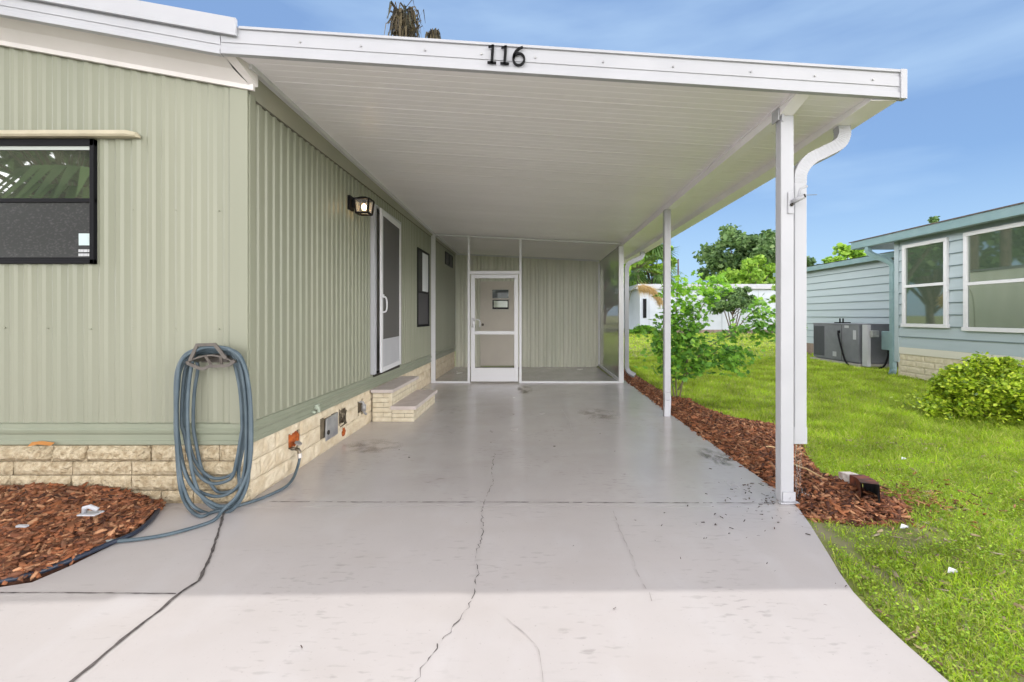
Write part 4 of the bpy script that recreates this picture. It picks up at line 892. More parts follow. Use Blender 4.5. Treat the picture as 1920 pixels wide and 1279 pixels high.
A0 = P(1583,900,3.42); A1 = P(1606,912,3.30); A2 = P(1624,915,3.20); A3 = P(1632,930,3.03)
A0 = (A0[0],A0[1],.045); A1 = (A1[0],A1[1],.058); A2 = (A2[0],A2[1],.060); A3 = (A3[0],A3[1],.090)
m1 = tuple((Vector(A0)+Vector(A1))*.5)
for pp, nm_, mt_, kw in (([A0,m1,A1],'white_end',mat('chalky_white', (.60,.58,.56), .6, col2=(.36,.29,.26), nscale=25),{}),([A1,A2,A3],'rusty_end',M['rust'],dict(a=.052,b=.060,rib=False))):
    o1, o2 = elb(pp, **kw); e_ = el.part(o1, nm_, mt_); el.sub(e_, o2, 'inside', mat('elbow_inside', (.05,.055,.065), .6))
for i, (px, py, nm_) in enumerate(((1694,861,'white paper scrap on the lawn above the fallen elbow'),(1695,989,'white scrap on the grass just below the fallen elbow'),(1785,1072,'white scrap in the clover at lower right'))):
    c = G(px,py); mb = MB(); mb.add([(c[0]-.03,c[1]-.008,.0),(c[0]+.015,c[1]-.014,.008),(c[0]+.03,c[1]+.006,.006),(c[0]-.005,c[1]+.012,.018)], [(0,1,2,3)]); mb.add([(c[0]-.03,c[1]-.008,-.003),(c[0]+.015,c[1]-.014,.005),(c[0]+.03,c[1]+.006,.003),(c[0]-.005,c[1]+.012,.015)], [(3,2,1,0)])
    solo(mb, 'paper_scrap', mat('scrap_%d' % i, (.66,.68,.70), .6), nm_, 'scrap', (c[0],c[1],.0), group='white scraps on the grass')
for i, (a, b, lb) in enumerate((((1425,848),(1468,850),'pale stick left of the front post'),((1487,882),(1545,906),'pale stick right of the front post foot'))):
    pa = G(*a); pb = G(*b); mb = MB(); mb.tube([(pa[0],pa[1],.05),((pa[0]+pb[0])/2,(pa[1]+pb[1])/2+.01,.055),(pb[0],pb[1],.035)],.006,6); solo(mb, 'stick', mat('straw_%d' % i, (.60,.42,.22), .8), lb+' on the mulch', 'stick', (pa[0],pa[1],.04), group='pale sticks on the mulch')

# ------------------------------------------------------------------ grass
near_excl = [slab_poly, BED_R]
def grass_pts(n, x0, x1, y0, y1, p=1):
    q = np.stack([RS.uniform(x0, x1, n), y0+(y1-y0)*RS.uniform(0, 1, n)**p], 1)
    k = np.ones(len(q), bool)
    for pl in near_excl: k &= ~inpoly(q[:,0], q[:,1], pl)
    k &= ~((q[:,0] > 7.68) & (q[:,1] < 9.7)) & ~((q[:,0] > 8.55) & (q[:,1] < 16))
    k &= q[:,0]*FP/q[:,1] < 1050
    bare = fbm(q[:,0], q[:,1], 2.4, 11)
    k &= ~((bare > .72) & (q[:,1] < 5) & (RS.uniform(0,1,len(q)) < .6))
    c = np.array(G(1600,990)); k &= ~((np.hypot((q[:,0]-c[0])/.55, (q[:,1]-c[1])/.22) < 1) & (RS.uniform(0,1,len(q)) < .7))
    dE = pdist(q, SLAB_R[4:]); k &= ~((dE < .025+.035*fbm(q[:,0], q[:,1], 5, 41)) & (q[:,1] < 3.0) & (RS.uniform(0,1,len(q)) < .85))
    return q[k]
def blades(q, hmin, hmax, w, lean=.8):
    n = len(q); h = RS.uniform(hmin, hmax, n)*(1+.35*fbm(q[:,0], q[:,1], 1.3, 21)); a = RS.uniform(0, 2*np.pi, n); b = RS.uniform(0, 2*np.pi, n); le = RS.uniform(.1, lean, n)
    z = hgt(q[:,0], q[:,1]); base = np.concatenate([q, z[:, None]], 1)
    s = np.stack([np.cos(a), np.sin(a), 0*a], -1)*(w*RS.uniform(.6, 1.3, n))[:, None]; d = np.stack([np.cos(b)*le, np.sin(b)*le, np.ones(n)], -1)
    d /= np.linalg.norm(d, axis=1)[:, None]
    mid = base+d*(h*.55)[:, None]; tip = mid+(d*.8+np.stack([np.cos(b)*.7, np.sin(b)*.7, 0*b-.1], -1))*(h*.45)[:, None]
    V = np.stack([base-s, base+s, mid+s*.8, mid-s*.8, tip], 1).reshape(-1, 3)
    i = np.arange(n)[:, None, None]*5; F = (i+np.array([(0,1,2),(0,2,3),(3,2,4)])[None]).reshape(-1, 3); return V, F
def soft(q, y0, y1, up): t_ = np.clip((q[:,1]-y0)/(y1-y0)+.35*fbm(q[:,0], q[:,1], 1.6, 31), 0, 1); return q[RS.uniform(0,1,len(q)) < (t_ if up else 1-t_)]
parts = [blades(soft(grass_pts(230000,1.4,6.8,1.2,7.0),3.2,6.8,0), .025, .07, .0021), blades(soft(grass_pts(190000,1.7,9,2.4,13),2.6,5.5,1), .035, .10, .0034), blades(soft(grass_pts(130000,1.7,30,7,26),7.5,12,1), .05, .11, .010)]
off = 0; VV = []; FF = []
for v_, f_ in parts: VV.append(v_); FF.append(f_+off); off += len(v_)
o = npmesh('grass', np.concatenate(VV), np.concatenate(FF), M['grass']); tag(o, 'bright green lawn grass right of the carport', 'grass', kind='stuff')
def leaf_quads(c, size, flat=.6, rs=RS, elong=1.6):
    n = len(c); nrm = rs.normal(0, 1, (n, 3)); nrm[:, 2] = np.abs(nrm[:, 2])+flat; nrm /= np.linalg.norm(nrm, axis=1)[:, None]
    t = rs.normal(0, 1, (n, 3)); t -= nrm*(t*nrm).sum(1)[:, None]; t /= np.linalg.norm(t, axis=1)[:, None]; b = np.cross(nrm, t)
    s = size*rs.uniform(.45, 1.45, n)[:, None]; wv = s/elong
    V = np.stack([c-t*s, c-t*s*.2-b*wv, c+t*s*.45-b*wv*.75+nrm*s*.1, c+t*s, c+t*s*.45+b*wv*.75+nrm*s*.1, c-t*s*.2+b*wv], 1).reshape(-1, 3)
    F = np.arange(n)[:, None]*6+np.arange(6)[None]; return V, F
q = soft(grass_pts(190000,1.4,6.5,1.2,6.5),2.2,6.2,0); z = hgt(q[:,0], q[:,1]); c = np.concatenate([q, (z+RS.uniform(.008,.035,len(q)))[:, None]], 1)
V_, F_ = leaf_quads(c, .0060, 2., elong=1.3); o = npmesh('clover', V_, F_, M['clover']); tag(o, 'low clover and weeds mixed into the near lawn', 'clover', kind='stuff')

q = grass_pts(5000,1.4,5.0,1.2,4.8); q = q[RS.uniform(0,1,len(q)) < np.clip(.45+.9*fbm(q[:,0],q[:,1],2.6,51),0.05,1)]
o = chips('straw_litter', q, hgt(q[:,0],q[:,1])+RS.uniform(.005,.03,len(q)), .012, .07, mat('straw_bits', (1,1,1), .85, island=[(.30,.22,.12),(.42,.34,.20),(.16,.10,.06),(.50,.44,.32)]), .3, .15); tag(o, 'dry straw and twig bits scattered in the near lawn', 'litter', kind='stuff')
# ------------------------------------------------------------------ trees and plants
def leafobj(c, size, m, name='crown', flat=.3, elong=1.6): V_, F_ = leaf_quads(np.asarray(c), size, flat, elong=elong); return npmesh(name, V_, F_, m)
def tree(name, label, x, y, h, r, m, ntr=1, leaf=.16, n=5000, trunk_r=.18, crown0=.35, group=None, seed=1, squash=.8, nclump=34, bare=.0, z0=None):
    rr = np.random.RandomState(seed); zb = float(hgt(np.array([x]), np.array([y]))[0]) if z0 is None else z0
    t = T(name, label, 'tree', (x, y, zb), group); ch = h*(1-crown0); cz_ = zb+h*crown0+ch*.5
    cl = []
    while len(cl) < nclump:
        v = rr.uniform(-1, 1, 3)
        if np.linalg.norm(v) < 1 and np.linalg.norm(v) > .25: cl.append(np.array([x+v[0]*r, y+v[1]*r, cz_+v[2]*ch*.5*(.9)+.1*ch*(1-v[0]**2)]))
    mb = MB()
    for k in range(ntr):
        a = 6.28*k/ntr+.5; bx, by = (x+.05*math.cos(a), y+.05*math.sin(a)) if ntr > 1 else (x, y)
        top = (x+(.35*r*math.cos(a) if ntr > 1 else .1*r), y+(.35*r*math.sin(a) if ntr > 1 else 0), zb+h*crown0+ch*.3)
        mb.tube(smoothpath([(bx,by,zb-.1),((bx*.7+top[0]*.3),(by*.7+top[1]*.3),zb+h*crown0*.5),top],4), trunk_r, 8, trunk_r*.45)
    for i, c in enumerate(cl[:22]):
        s0 = Vector((x, y, zb+h*crown0*(.8+.5*rr.rand()))); e = Vector(c); md = (s0+e)*.5+Vector((0,0,.08*h*rr.rand()))
        mb.tube(smoothpath([s0,md,e],3), trunk_r*.38, 6, trunk_r*.08)
    t.part(mb, 'trunk', M['bark'], smooth=True)
    per = n//nclump; C = []
    for c in cl:
        s_ = r*rr.uniform(.16,.30); k = rr.normal(0, 1, (per, 3)); k /= np.maximum(np.linalg.norm(k, axis=1), .01)[:, None]; k *= (rr.uniform(.35, 1.05, per)[:, None])
        C.append(c+k*np.array([s_, s_, s_*squash]))
    C = np.concatenate(C); o = leafobj(C, leaf, m); o.data.transform(Matrix.Translation(-t.o)); o.parent = t.e
    return t
tree('oak_tree', 'large dark oak rising behind the white building', 18.6, 40, 8.6, 4.2, M['leaf_oak'], leaf=.22, n=9000, trunk_r=.35, crown0=.25, seed=3, nclump=46)
tree('oak_tree', 'dark oak farther right behind the front post', 22.5, 42, 7.2, 3.0, M['leaf_oak'], leaf=.22, n=5000, trunk_r=.3, crown0=.25, seed=8, nclump=30)
tree('lime_green_tree', 'yellow green tree in front of the big oak', 15.8, 33, 5.0, 2.5, M['leaf_lime'], leaf=.17, n=5500, trunk_r=.2, crown0=.3, seed=5, nclump=34)
tree('lime_green_tree', 'bright yellow green tree above the left end of the white building', 9.1, 35, 6.9, 2.1, M['leaf_lime'], leaf=.15, n=5500, trunk_r=.12, crown0=.35, seed=6, nclump=28)
tree('small_round_tree', 'small spreading multi stemmed tree before the white building', 9.65, 22, 2.35, 1.25, M['leaf_oak'], ntr=5, leaf=.075, n=5200, trunk_r=.045, crown0=.42, seed=7, nclump=34, squash=.6)
tree('leafy_tree', 'airy green tree in the gap beside the front post', 11.4, 20, 2.9, .8, M['leaf_lime'], ntr=2, leaf=.08, n=2400, trunk_r=.05, crown0=.25, seed=9, nclump=22)
tree('distant_tree', 'green tree top above the low teal wing roof', 21.8, 32, 6.0, 1.9, M['leaf_lime'], leaf=.17, n=3200, trunk_r=.2, crown0=.3, seed=10)
tree('distant_tree', 'green tree top just above the teal house front roof', 29.8, 34, 8.4, 1.4, M['leaf_oak'], leaf=.15, n=2000, trunk_r=.2, crown0=.3, seed=12)
for i, (x_, y_, h_, r_) in enumerate(((8,52,6.0,3.5),(13,58,6.5,4),(30,60,8,5),(38,50,6,4))):
    tree('distant_tree', ['distant green tree behind the pole, left of the oak','distant low tree between the pole and the oak','distant tree behind the teal house wing','distant tree behind the teal house front'][i], x_, y_, h_, r_, M['leaf_oak'], leaf=.26, n=2600, trunk_r=.3, crown0=.15, seed=30+i)
# trees seen only in the window reflections: behind the home and across the street
for x_, y_, h_, r_, m_, lb in ((-4,25,9,4.0,'leaf_oak','broad green tree behind the utility room, hidden by the carport roof'),(3.4,27,8,3.2,'leaf_lime','yellow green tree behind the utility room, hidden by the carport roof'),
        (-11,30,11,4.5,'leaf_oak','largest tree behind the green home, hidden by its roof'),(-17,-13,8,4.0,'leaf_oak','leafy tree across the street, mirrored in the front window'),(24,-30,8,4.5,'leaf_oak','leafy tree across the street behind the teal house')):
    tree('garden_tree', lb, x_, y_, h_, r_, M[m_], leaf=.3, n=4000, trunk_r=.3, crown0=.12, seed=int(50+x_))

def fan_frond(mb, base, dirv, L_, nleaf=16, spread=1.1, wid=.03, droop=.25):
    d = Vector(dirv).normalized(); side = d.cross(Vector((0,0,1)))
    if side.length < .1: side = Vector((1,0,0))
    side.normalize(); b = Vector(base)
    for k in range(nleaf):
        a = (k/(nleaf-1)-.5)*2*spread; dd = (d*math.cos(a)+side*math.sin(a)).normalized(); e = b+dd*L_; e.z -= droop*L_*abs(math.sin(a))+droop*.5*L_; m_ = b+dd*L_*.55; up = Vector((0,0,1)).cross(dd).normalized()*wid
        mb.add([b,m_-up,e,m_+up], [(0,1,2,3)])
def palm(name, label, x, y, h, fl, m, n=22, seed=1, tr=.12, crown_m=None):
    rr = random.Random(seed); zb = float(hgt(np.array([x]), np.array([y]))[0]); t = T(name, label, 'palm tree', (x,y,zb)); mb = MB(); mb.tube([(x,y,zb-.1),(x+.05,y,zb+h*.5),(x,y,zb+h)], tr, 10, tr*.8); t.part(mb, 'trunk', M['bark'], smooth=True)
    mb = MB(); stems = MB()
    for k in range(n):
        a = rr.uniform(0,6.28); el_ = rr.uniform(-.5,1.3); d = Vector((math.cos(a)*math.cos(el_),math.sin(a)*math.cos(el_),math.sin(el_))); b = Vector((x,y,zb+h)); e = b+d*fl*.6; stems.tube([b,e],.012,5); fan_frond(mb, e, d, fl*rr.uniform(.5,.75), 18, 1.2, fl*.025, rr.uniform(.1,.5))
    t.part(stems, 'stalks', M['stem']); t.part(mb, 'crown', m); return t
palm('fan_palm', 'green fan palm behind the left end of the white building', 7.6, 33, 4.4, 2.6, M['leaf_palm'], 44, 4)
palm('fan_palm', 'fan palm by the front walk mirrored in the black framed window', -7.2, -.9, 2.9, 2.3, M['leaf_palm'], 70, 5)
# dead-skirted palms far behind the roof
def dead_palm(x, y, h, cw, chh, seed, label):
    rr = random.Random(seed); t = T('dead_palm', label, 'palm tree', (x,y,0)); mb = MB(); mb.tube([(x,y,-.1),(x,y,h-chh*.4)],.20,10,.17); t.part(mb, 'trunk', M['bark'], smooth=True); mb = MB()
    for k in range(300):
        a = rr.uniform(0,6.28); s = Vector((x+rr.gauss(0,.18)*cw,y+rr.gauss(0,.15)*cw,h-rr.uniform(0,.85)*chh)); o_ = Vector((math.cos(a),math.sin(a)*.6,0))*rr.uniform(.15,.5)*cw
        e = s+o_+Vector((0,0,rr.uniform(-.05,.30)*chh)); f = e+o_*.3+Vector((0,0,-rr.uniform(.15,.6)*chh)); wv = Vector((rr.uniform(-.05,.05),rr.uniform(-.03,.03),.02)); 
        mb.add([s-wv,s+wv,e+wv,e-wv],[(0,1,2,3)]); mb.add([e-wv,e+wv,f+wv*.3,f-wv*.3],[(0,1,2,3)])
    t.part(mb, 'dead_crown', M['leaf_dead'])
dead_palm(-5.75, 20.3, 14.75, 1.15, 1.75, 3, 'tall palm with a shaggy dead brown crown poking above the carport roof')
dead_palm(-4.5, 20.5, 14.0, .42, .8, 4, 'smaller dark palm tip just right of the shaggy one above the roof')
# sapling beside the second post
sx, sy = 2.16, 6.85
sa = T('maple_sapling', 'young broad leaved sapling growing from the mulch beside the second post', 'sapling', (sx,sy,0))
mb = MB(); leafs = []; tops = []; rr = random.Random(12)
br = [[(sx,sy,-.02),(sx-.02,sy,.5),(sx-.03,sy-.02,1.1),(sx+.02,sy,1.75)],[(sx+.03,sy,-.02),(sx+.12,sy,.45),(sx+.22,sy,.9),(sx+.24,sy,1.45)],[(sx-.03,sy,-.02),(sx-.10,sy,.4),(sx-.22,sy,.8),(sx-.20,sy,1.2)],
      [(sx+.02,sy,.15),(sx+.35,sy-.05,.70),(sx+.8,sy-.1,1.0),(sx+1.25,sy-.1,1.13),(sx+1.55,sy-.1,1.12)],[(sx+.02,sy,.3),(sx+.30,sy,.55),(sx+.6,sy,.72),(sx+.95,sy,.78)],[(sx+.2,sy,1.1),(sx+.5,sy,1.6),(sx+.62,sy,1.78)],[(sx+.8,sy-.1,1.0),(sx+1.1,sy,1.3),(sx+1.3,sy,1.42)]]
for i, b_ in enumerate(br):
    q = smoothpath(b_, 8); mb.tube(q, .014 if i < 4 else .009, 7, .003)
    lo_i = 8 if i < 3 else 6
    for j, p in enumerate(q):
        if j < lo_i: continue
        for k in range(15 if i < 3 else 9):
            s_ = .13 if i < 3 else .11
            c = (p.x+rr.gauss(0,s_), p.y+rr.gauss(0,s_*.9), p.z+rr.gauss(0,.085)-.02); (tops if (i in (0,5) and j > len(q)*.72) else leafs).append(c)
for k in range(420):
    leafs.append((sx+rr.gauss(.08,.17), sy+rr.gauss(0,.15), rr.uniform(.45,1.35)))
for k in range(200): leafs.append((sx+rr.gauss(.80,.13), sy+rr.gauss(-.05,.12), rr.gauss(.62,.11)))
for k in range(80): leafs.append((sx+rr.gauss(1.2,.2), sy+rr.gauss(-.1,.12), rr.gauss(1.05,.10)))
for k in range(150): tops.append((sx+rr.gauss(.12,.17), sy+rr.gauss(0,.12), rr.gauss(1.62,.13)))
for k in range(70): tops.append((sx+rr.gauss(.62,.12), sy+rr.gauss(0,.1), rr.gauss(1.72,.10)))
for k in range(14): tops.append((sx+rr.gauss(1.35,.16), sy+rr.gauss(0,.1), rr.gauss(1.25,.12)))
sa.part(mb, 'stem', M['stem'], smooth=True)
def maple(cs, size, m, name):               # five-lobed leaves
    cs = np.asarray(cs); n = len(cs); nrm = RS.normal(0, .75, (n,3)); nrm[:,1] -= .45; nrm[:,2] = np.abs(nrm[:,2])+.55; nrm /= np.linalg.norm(nrm,axis=1)[:,None]
    t = RS.normal(0,1,(n,3)); t[:,2] -= .8; t -= nrm*(t*nrm).sum(1)[:,None]; t /= np.linalg.norm(t,axis=1)[:,None]; b = np.cross(nrm,t); s = size*RS.uniform(.65,1.3,n)[:,None]
    sh_ = [(-.55,0),(-.45,.35),(-.1,.30),(.0,.75),(.25,.35),(.75,.42),(.55,.12),(1.0,0),(.55,-.12),(.75,-.42),(.25,-.35),(.0,-.75),(-.1,-.30),(-.45,-.35)]
    V = np.stack([cs+t*s*a+b*s*c_-nrm*s*.25*abs(c_) for a, c_ in sh_]+[cs+t*s*.15],1).reshape(-1,3); k = len(sh_)
    tri = np.array([(k,i,(i+1)%k) for i in range(k)]); F = (np.arange(n)[:,None,None]*(k+1)+tri[None]).reshape(-1,3); return npmesh(name, V, F, m)
for cs, m_, nm_ in ((leafs, M['leaf_sap'], 'foliage'), (tops, M['leaf_saptop'], 'young_foliage')):
    o = maple(cs, .060, m_, nm_); o.data.transform(Matrix.Translation(-sa.o)); o.parent = sa.e
# clipped bush in front of the neighbour
def bush(name, label, c, rad, m, n, leaf, seed, cat='bush'):
    rr = np.random.RandomState(seed); t = T(name, label, cat, (c[0],c[1],-.04)); C = []
    nc = 85; k = rr.normal(0,1,(nc,3)); k /= np.linalg.norm(k,axis=1)[:,None]; k[:,2] = np.abs(k[:,2])*1.25-.5; k[:,2] = np.minimum(k[:,2], .9); k *= rr.uniform(.55,.92,nc)[:,None]
    for v in k: q_ = rr.normal(0,1,(n//nc,3)); q_ /= np.linalg.norm(q_,axis=1)[:,None]; q_ *= rr.uniform(.3,1.1,n//nc)[:,None]; C.append(np.array(c)+(v*rr.uniform(.85,1.12)+q_*rr.uniform(.12,.30))*np.array(rad))
    C.append(np.array(c)+np.array([0,0,-.16])+rr.normal(0,1,(n//9,3))*np.array([rad[0]*.5,rad[1]*.42,.08]))
    C = np.concatenate(C); C = C[C[:,2] > -.03]; o = leafobj(C, leaf, m, 'foliage', .8); o.data.transform(Matrix.Translation(-t.o)); o.parent = t.e
    mb = MB()
    for i in range(14):
        v = k[i*3]; mb.tube([(c[0]+.05*v[0],c[1]+.05*v[1],-.05),(c[0]+.4*v[0]*rad[0],c[1]+.4*v[1]*rad[1],c[2]*.6),(c[0]+.8*v[0]*rad[0],c[1]+.8*v[1]*rad[1],c[2]+.7*v[2]*rad[2])],.010,5,.003)
    t.part(mb, 'stem', M['bark']); return t
bush('round_bush', 'wide yellow green bush at the right edge before the teal house', (5.80,5.70,.30), (.80,.62,.52), M['leaf_bush'], 34000, .023, 4)
bush('low_plant', 'low green plants at the foot of the white building', (5.9,24.3,.45), (.9,.3,.4), M['leaf_sap'], 1800, .07, 5, 'plant')
# tan plume
pl = T('pampas_plume', 'arching tan plume of ornamental grass beyond the back downspout', 'ornamental grass', (2.72,13,.0)); mb = MB(); q = smoothpath([(2.72,13,.0),(2.70,13,1.2),(2.80,13,1.95),(3.1,13,2.12),(3.4,13,2.02),(3.6,13,1.72)], 10); mb.tube(q,.012,6,.004); pl.part(mb, 'stalk', M['stem'])
mb = MB(); rr = random.Random(9)
for k in range(1500):
    p = q[rr.randint(27, len(q)-1)]; e = p+Vector((rr.gauss(.05,.08),rr.gauss(0,.08),rr.gauss(-.15,.10))); wv = Vector((.005,0,.008)); mb.add([p-wv,p+wv,e],[(0,1,2)])
pl.part(mb, 'plume', M['plume'])

# ------------------------------------------------------------------ teal neighbour
NX = 7.7
nb = T('teal_house', 'pale teal lap sided manufactured home with white windows across the lawn', 'house', (NX,8,0))
def lap(mb, x, y0, y1, z0, z1, pitch, openings=()):
    z = z0
    while z < z1-.01:
        zt_ = min(z+pitch, z1); cuts = sorted([(a,b) for a,b,c,d in openings if c < zt_-.01 and d > z+.01])
        cur = y0; segs = []
        for a, b in cuts: segs.append((cur, a)); cur = b
        segs.append((cur, y1))
        for a, b in segs:
            if b-a > .005: mb.add([(x-.032,a,z),(x-.032,b,z),(x-.004,b,zt_+.012),(x-.004,a,zt_+.012),(x,a,z+.004),(x,b,z+.004)],[(0,1,2,3),(4,5,1,0)])
        z = zt_
    return mb
def lap_shade_strips(mb, x, y0, y1, z0, z1, pitch):  # thin strips below each board, drawn as its shade line
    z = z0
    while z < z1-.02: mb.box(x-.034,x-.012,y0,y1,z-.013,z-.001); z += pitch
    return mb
W1 = (8.40,9.42,1.04,2.72); W2 = (6.15,8.08,1.0,2.74)
mb = lap(MB(), NX, 2.0, 9.62, .62, 3.0, .225); nb.part(mb, 'wall', M['teal'])
gm_ = mat('lap_shade_strip', (.15,.20,.215), .9); nb.part(lap_shade_strips(MB(), NX, 2.0, 9.62, .845, 3.0, .225), 'lap_shade_strip', gm_); nb.part(lap_shade_strips(MB(), 8.6, 9.70, 15.6, .625, 2.70, .205), 'lap_shade_strip', gm_)  # darkened teal: shade under the laps put into the strip colour
mb = MB(); mb.box(NX,NX+.9,9.61,9.66,.3,2.95); mb.box(NX-.040,NX+.02,9.55,9.665,.3,2.95); nb.part(mb, 'corner_board', M['teal'])
mb = lap(MB(), 8.6, 9.64, 15.6, .42, 2.72, .205); nb.part(mb, 'wing_wall', M['teal'])
def nwin(w_, split):
    a, b, c, d = w_; mb = MB(); x = NX-.03; t_ = .07
    mb.box(x-.045,x+.01,a,b,d-t_,d); mb.box(x-.055,x+.01,a-.02,b+.02,c,c+t_); mb.box(x-.045,x+.01,a,a+t_,c+t_,d-t_); mb.box(x-.045,x+.01,b-t_,b,c+t_,d-t_); mb.box(x-.04,x+.01,a+t_,b-t_,split,split+.055)
    f = nb.part(mb, 'window', M['trimw'], bevel=.004)
    mb = MB(); mb.quad((x-.012,a+t_,split),(x-.012,b-t_,split),(x-.012,b-t_,d-t_),(x-.012,a+t_,d-t_)); nb.sub(f, mb, 'pane', M['glass_n'])
    mb = MB(); mb.quad((x-.020,a+t_,c+t_),(x-.020,b-t_,c+t_),(x-.020,b-t_,split),(x-.020,a+t_,split)); nb.sub(f, mb, 'pane', M['glass_n'])
nwin(W1, 1.84); nwin(W2, 1.80)
rnd = random.Random(9); mb = MB()
for ci in range(4):
    u = 2-.2*(ci % 2)
    while u < 9.6: u1 = min(u+.42, 9.6); rough_block(mb, lambda a, d, z: (NX-d-.0, a, z), u+.004, u1-.004, -.02+ci*.125, .10+ci*.125, .01, .003, rnd) if u > 5 else None; u = u1+.001
nb.part(mb, 'block_skirting', M['brick'])
mb = MB(); mb.box(NX+.012,NX+.03,2,9.6,-.1,.6); mb.box(NX-.028,NX+.01,2,9.62,.48,.615); nb.part(mb, 'skirting_cap', mat('cream_cap', (.62,.60,.52), .6))
mb = MB(); mb.box(8.6,8.63,9.64,15.6,-.1,.42); nb.part(mb, 'wing_skirting', M['skirt'])
mb = MB()
def nz_(y): return 2.90+(y-9.6)*-.0
mb.box(NX-.34,NX-.31,2.0,10.55,2.80,2.97); mb.box(NX-.33,NX-.22,2.0,10.55,2.795,2.81); mb.box(NX-.33,NX+1.0,10.52,10.56,2.80,2.97); nb.part(mb, 'fascia', M['tealtrim'], bevel=.004)
mb = MB(); mb.add([(NX-.22,2,2.812),(NX+.02,2,2.86),(NX+.02,10.52,2.86),(NX-.22,10.52,2.812)],[(0,1,2,3)]); nb.part(mb, 'soffit', M['tealtrim'])
mb = MB(); mb.add([(NX-.36,2,2.975),(NX-.36,10.6,2.975),(NX+4,10.6,3.75),(NX+4,2,3.75)],[(0,1,2,3)]); mb.add([(NX-.36,2,2.955),(NX-.36,10.6,2.955),(NX+4,10.6,3.72),(NX+4,2,3.72)],[(3,2,1,0)]); mb.add([(NX-.36,2,2.955),(NX-.36,10.6,2.955),(NX-.36,10.6,2.975),(NX-.36,2,2.975)],[(0,1,2,3)]); mb.add([(NX-.36,10.6,2.955),(NX+4,10.6,3.72),(NX+4,10.6,3.75),(NX-.36,10.6,2.975)],[(0,1,2,3)])
mb.add([(8.3,10.6,2.76),(8.3,15.8,2.76),(12,15.8,3.3),(12,10.6,3.3)],[(0,1,2,3)]); nb.part(mb, 'roof', M['roofdark'])
mb = MB(); mb.box(8.32,8.42,9.7,15.8,2.62,2.745); mb.box(8.42,8.6,9.7,15.8,2.66,2.70); nb.part(mb, 'wing_gutter', M['tealtrim'])
mb = MB(); q = smoothpath([(NX-.28,10.1,2.80),(NX-.28,10.08,2.70),(NX-.24,10.0,2.60),(NX-.1,9.82,2.48),(NX-.03,9.72,2.36),(NX-.03,9.70,2.2)],6); mb.sweep(q, rectsec(.04,.05), up=(0,1,0)); mb.box(NX-.075,NX+.015,9.66,9.75,.16,2.22); mb.sweep(smoothpath([(NX-.03,9.70,.18),(NX-.04,9.69,.1),(NX-.14,9.6,.04)],5), rectsec(.04,.05), up=(0,1,0))
nb.part(mb, 'downspout', M['tealtrim'])
mb = MB(); mb.box(8.75,12,9.9,15.5,.4,2.7); 
# air conditioner
ac = T('air_conditioner', 'grey packaged air conditioner on the ground against the teal wing', 'air conditioner', (8.1,12,.1))
ax0, ax1, ay0, ay1 = 7.66, 8.42, 10.72, 12.45; az0 = .16
def yp(px, x=7.66): return FP*x/(px-1000)
mb = MB(); mb.box(ax0-.05,ax1+.03,ay0-.05,ay1+.08,-.02,.13); ac.part(mb, 'pad', M['stone'])
mb = MB(); mb.box(ax0,ax1,ay0,ay1,az0,1.05); mb.box(ax0-.012,ax1+.01,ay0-.01,ay1+.01,1.05,1.075); mb.box(ax0+.05,ax1,ay0+.05,ay1-.05,.13,az0); cab = ac.part(mb, 'cabinet', M['acgrey'], bevel=.006)
mb = MB()
for k in range(9): mb.box(ax0-.012,ax0-.001,11.98+k*.05,12.005+k*.05,.22,1.0)
ac.sub(cab, mb, 'louvre', M['acdark'])
mb = MB(); mb.box(ax0-.006,ax0-.001,11.30,11.306,.17,1.04); ac.sub(cab, mb, 'seam', M['hole'])
for b_ in ((10.80,10.90,.70,.92),(11.05,11.20,.97,1.03),(11.50,11.64,.24,.36)): mb = MB(); mb.box(ax0-.006,ax0-.001,*b_); ac.sub(cab, mb, 'sticker', M['white'])
mb = MB(); mb.box(8.0,8.3,11.9,12.1,1.075,1.10); mb.tube([(8.05,11.95,1.09),(8.05,11.95,1.2)],.02,6); mb.tube([(8.2,12.05,1.09),(8.2,12.05,1.2)],.02,6); ac.part(mb, 'top_fitting', M['black'])
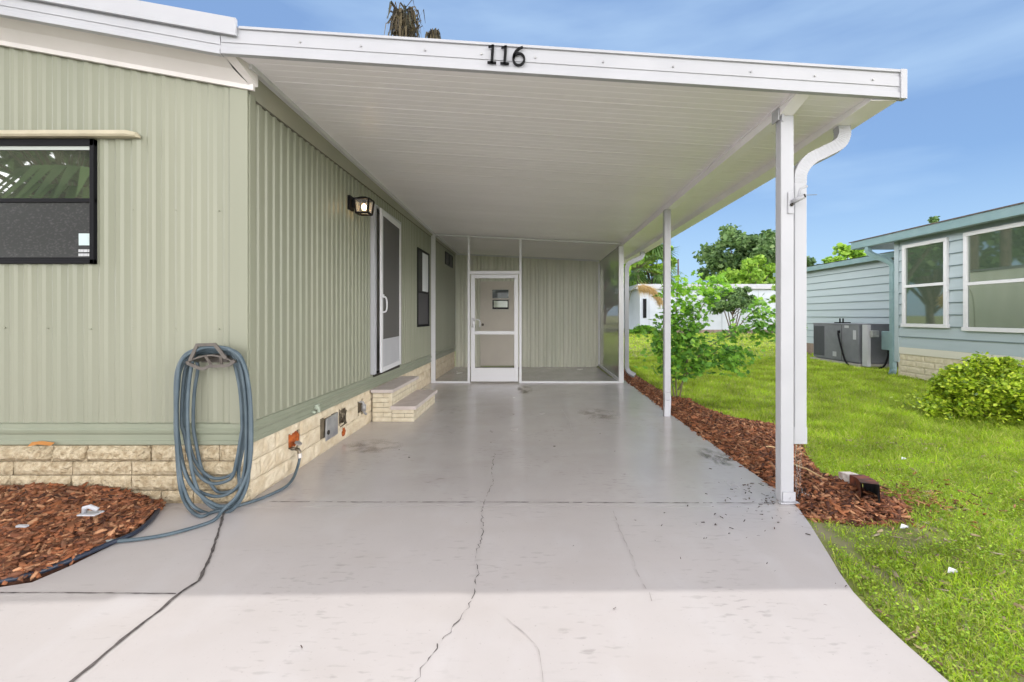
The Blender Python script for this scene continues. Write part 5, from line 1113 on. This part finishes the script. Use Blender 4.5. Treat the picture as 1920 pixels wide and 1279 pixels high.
mb = MB(); mb.tube(smoothpath([(ax0-.02,11.38,.86),(ax0-.05,11.36,.8),(ax0-.06,11.22,.45),(ax0-.06,11.08,.16),(ax0-.03,10.9,.04)],6),.022,8); mb.tube([(ax0-.02,11.38,.84),(ax0-.03,11.38,.9)],.03,8); ac.part(mb, 'conduit', M['black'], smooth=True)
el2 = T('electrical_box', 'teal and white electrical disconnect box beside the air conditioner', 'electrical box', (8.0,10.8,.2))
mb = MB(); mb.box(7.66,7.74,10.44,10.60,.10,1.06); el2.part(mb, 'white_channel', M['white'])
mb = MB(); mb.box(7.92,8.02,10.02,10.36,.50,.92); el2.part(mb, 'box', M['tealtrim'], bevel=.01)
mb = MB(); mb.box(7.70,7.86,10.34,10.43,.78,.93); el2.part(mb, 'meter', M['galv'], bevel=.01)
mb = MB(); mb.tube(smoothpath([(7.96,10.2,.50),(7.95,10.22,.3),(7.9,10.3,.1),(7.75,10.5,.03)],6),.02,8); el2.part(mb, 'cable', M['black'], smooth=True)

# ------------------------------------------------------------------ far white building, pole
fw = T('white_building', 'low white building with a bright flat roof at the far side of the lawn', 'building', (10,25,.25))
mb = MB(); mb.box(5.85,20,25,31,.45,2.75); fw.part(mb, 'wall', M['farwhite'])
mb = MB(); mb.box(5.6,20.3,24.75,31.2,2.72,2.86); mb.box(5.7,20.2,24.85,31,2.86,3.0); fw.part(mb, 'roof', M['white'], bevel=.02)
mb = MB(); mb.box(5.9,20,24.95,25.0,.1,.50); fw.part(mb, 'skirting', M['skirt'])
mb = MB(); mb.box(6.02,6.2,24.93,24.99,1.15,2.2); fw.part(mb, 'window', M['black'])
sg = mat('seam_grey', (.35,.38,.42), .6)
for k in range(7): mb = MB(); mb.box(6.35+k*2.0,6.37+k*2.0,24.985,24.999,.5,2.7); fw.part(mb, 'seam', sg)
for xw in (13.6,): mb = MB(); mb.box(xw,xw+.5,24.94,24.99,.5,1.3); fw.part(mb, 'hatch', M['acgrey'])
solo(MB().tube([(9.55,30,0),(9.55,30,5.0)],.07,8,.05), 'utility_pole', M['bark'], 'thin dark pole standing behind the white building roof', 'pole', (9.55,30,0))
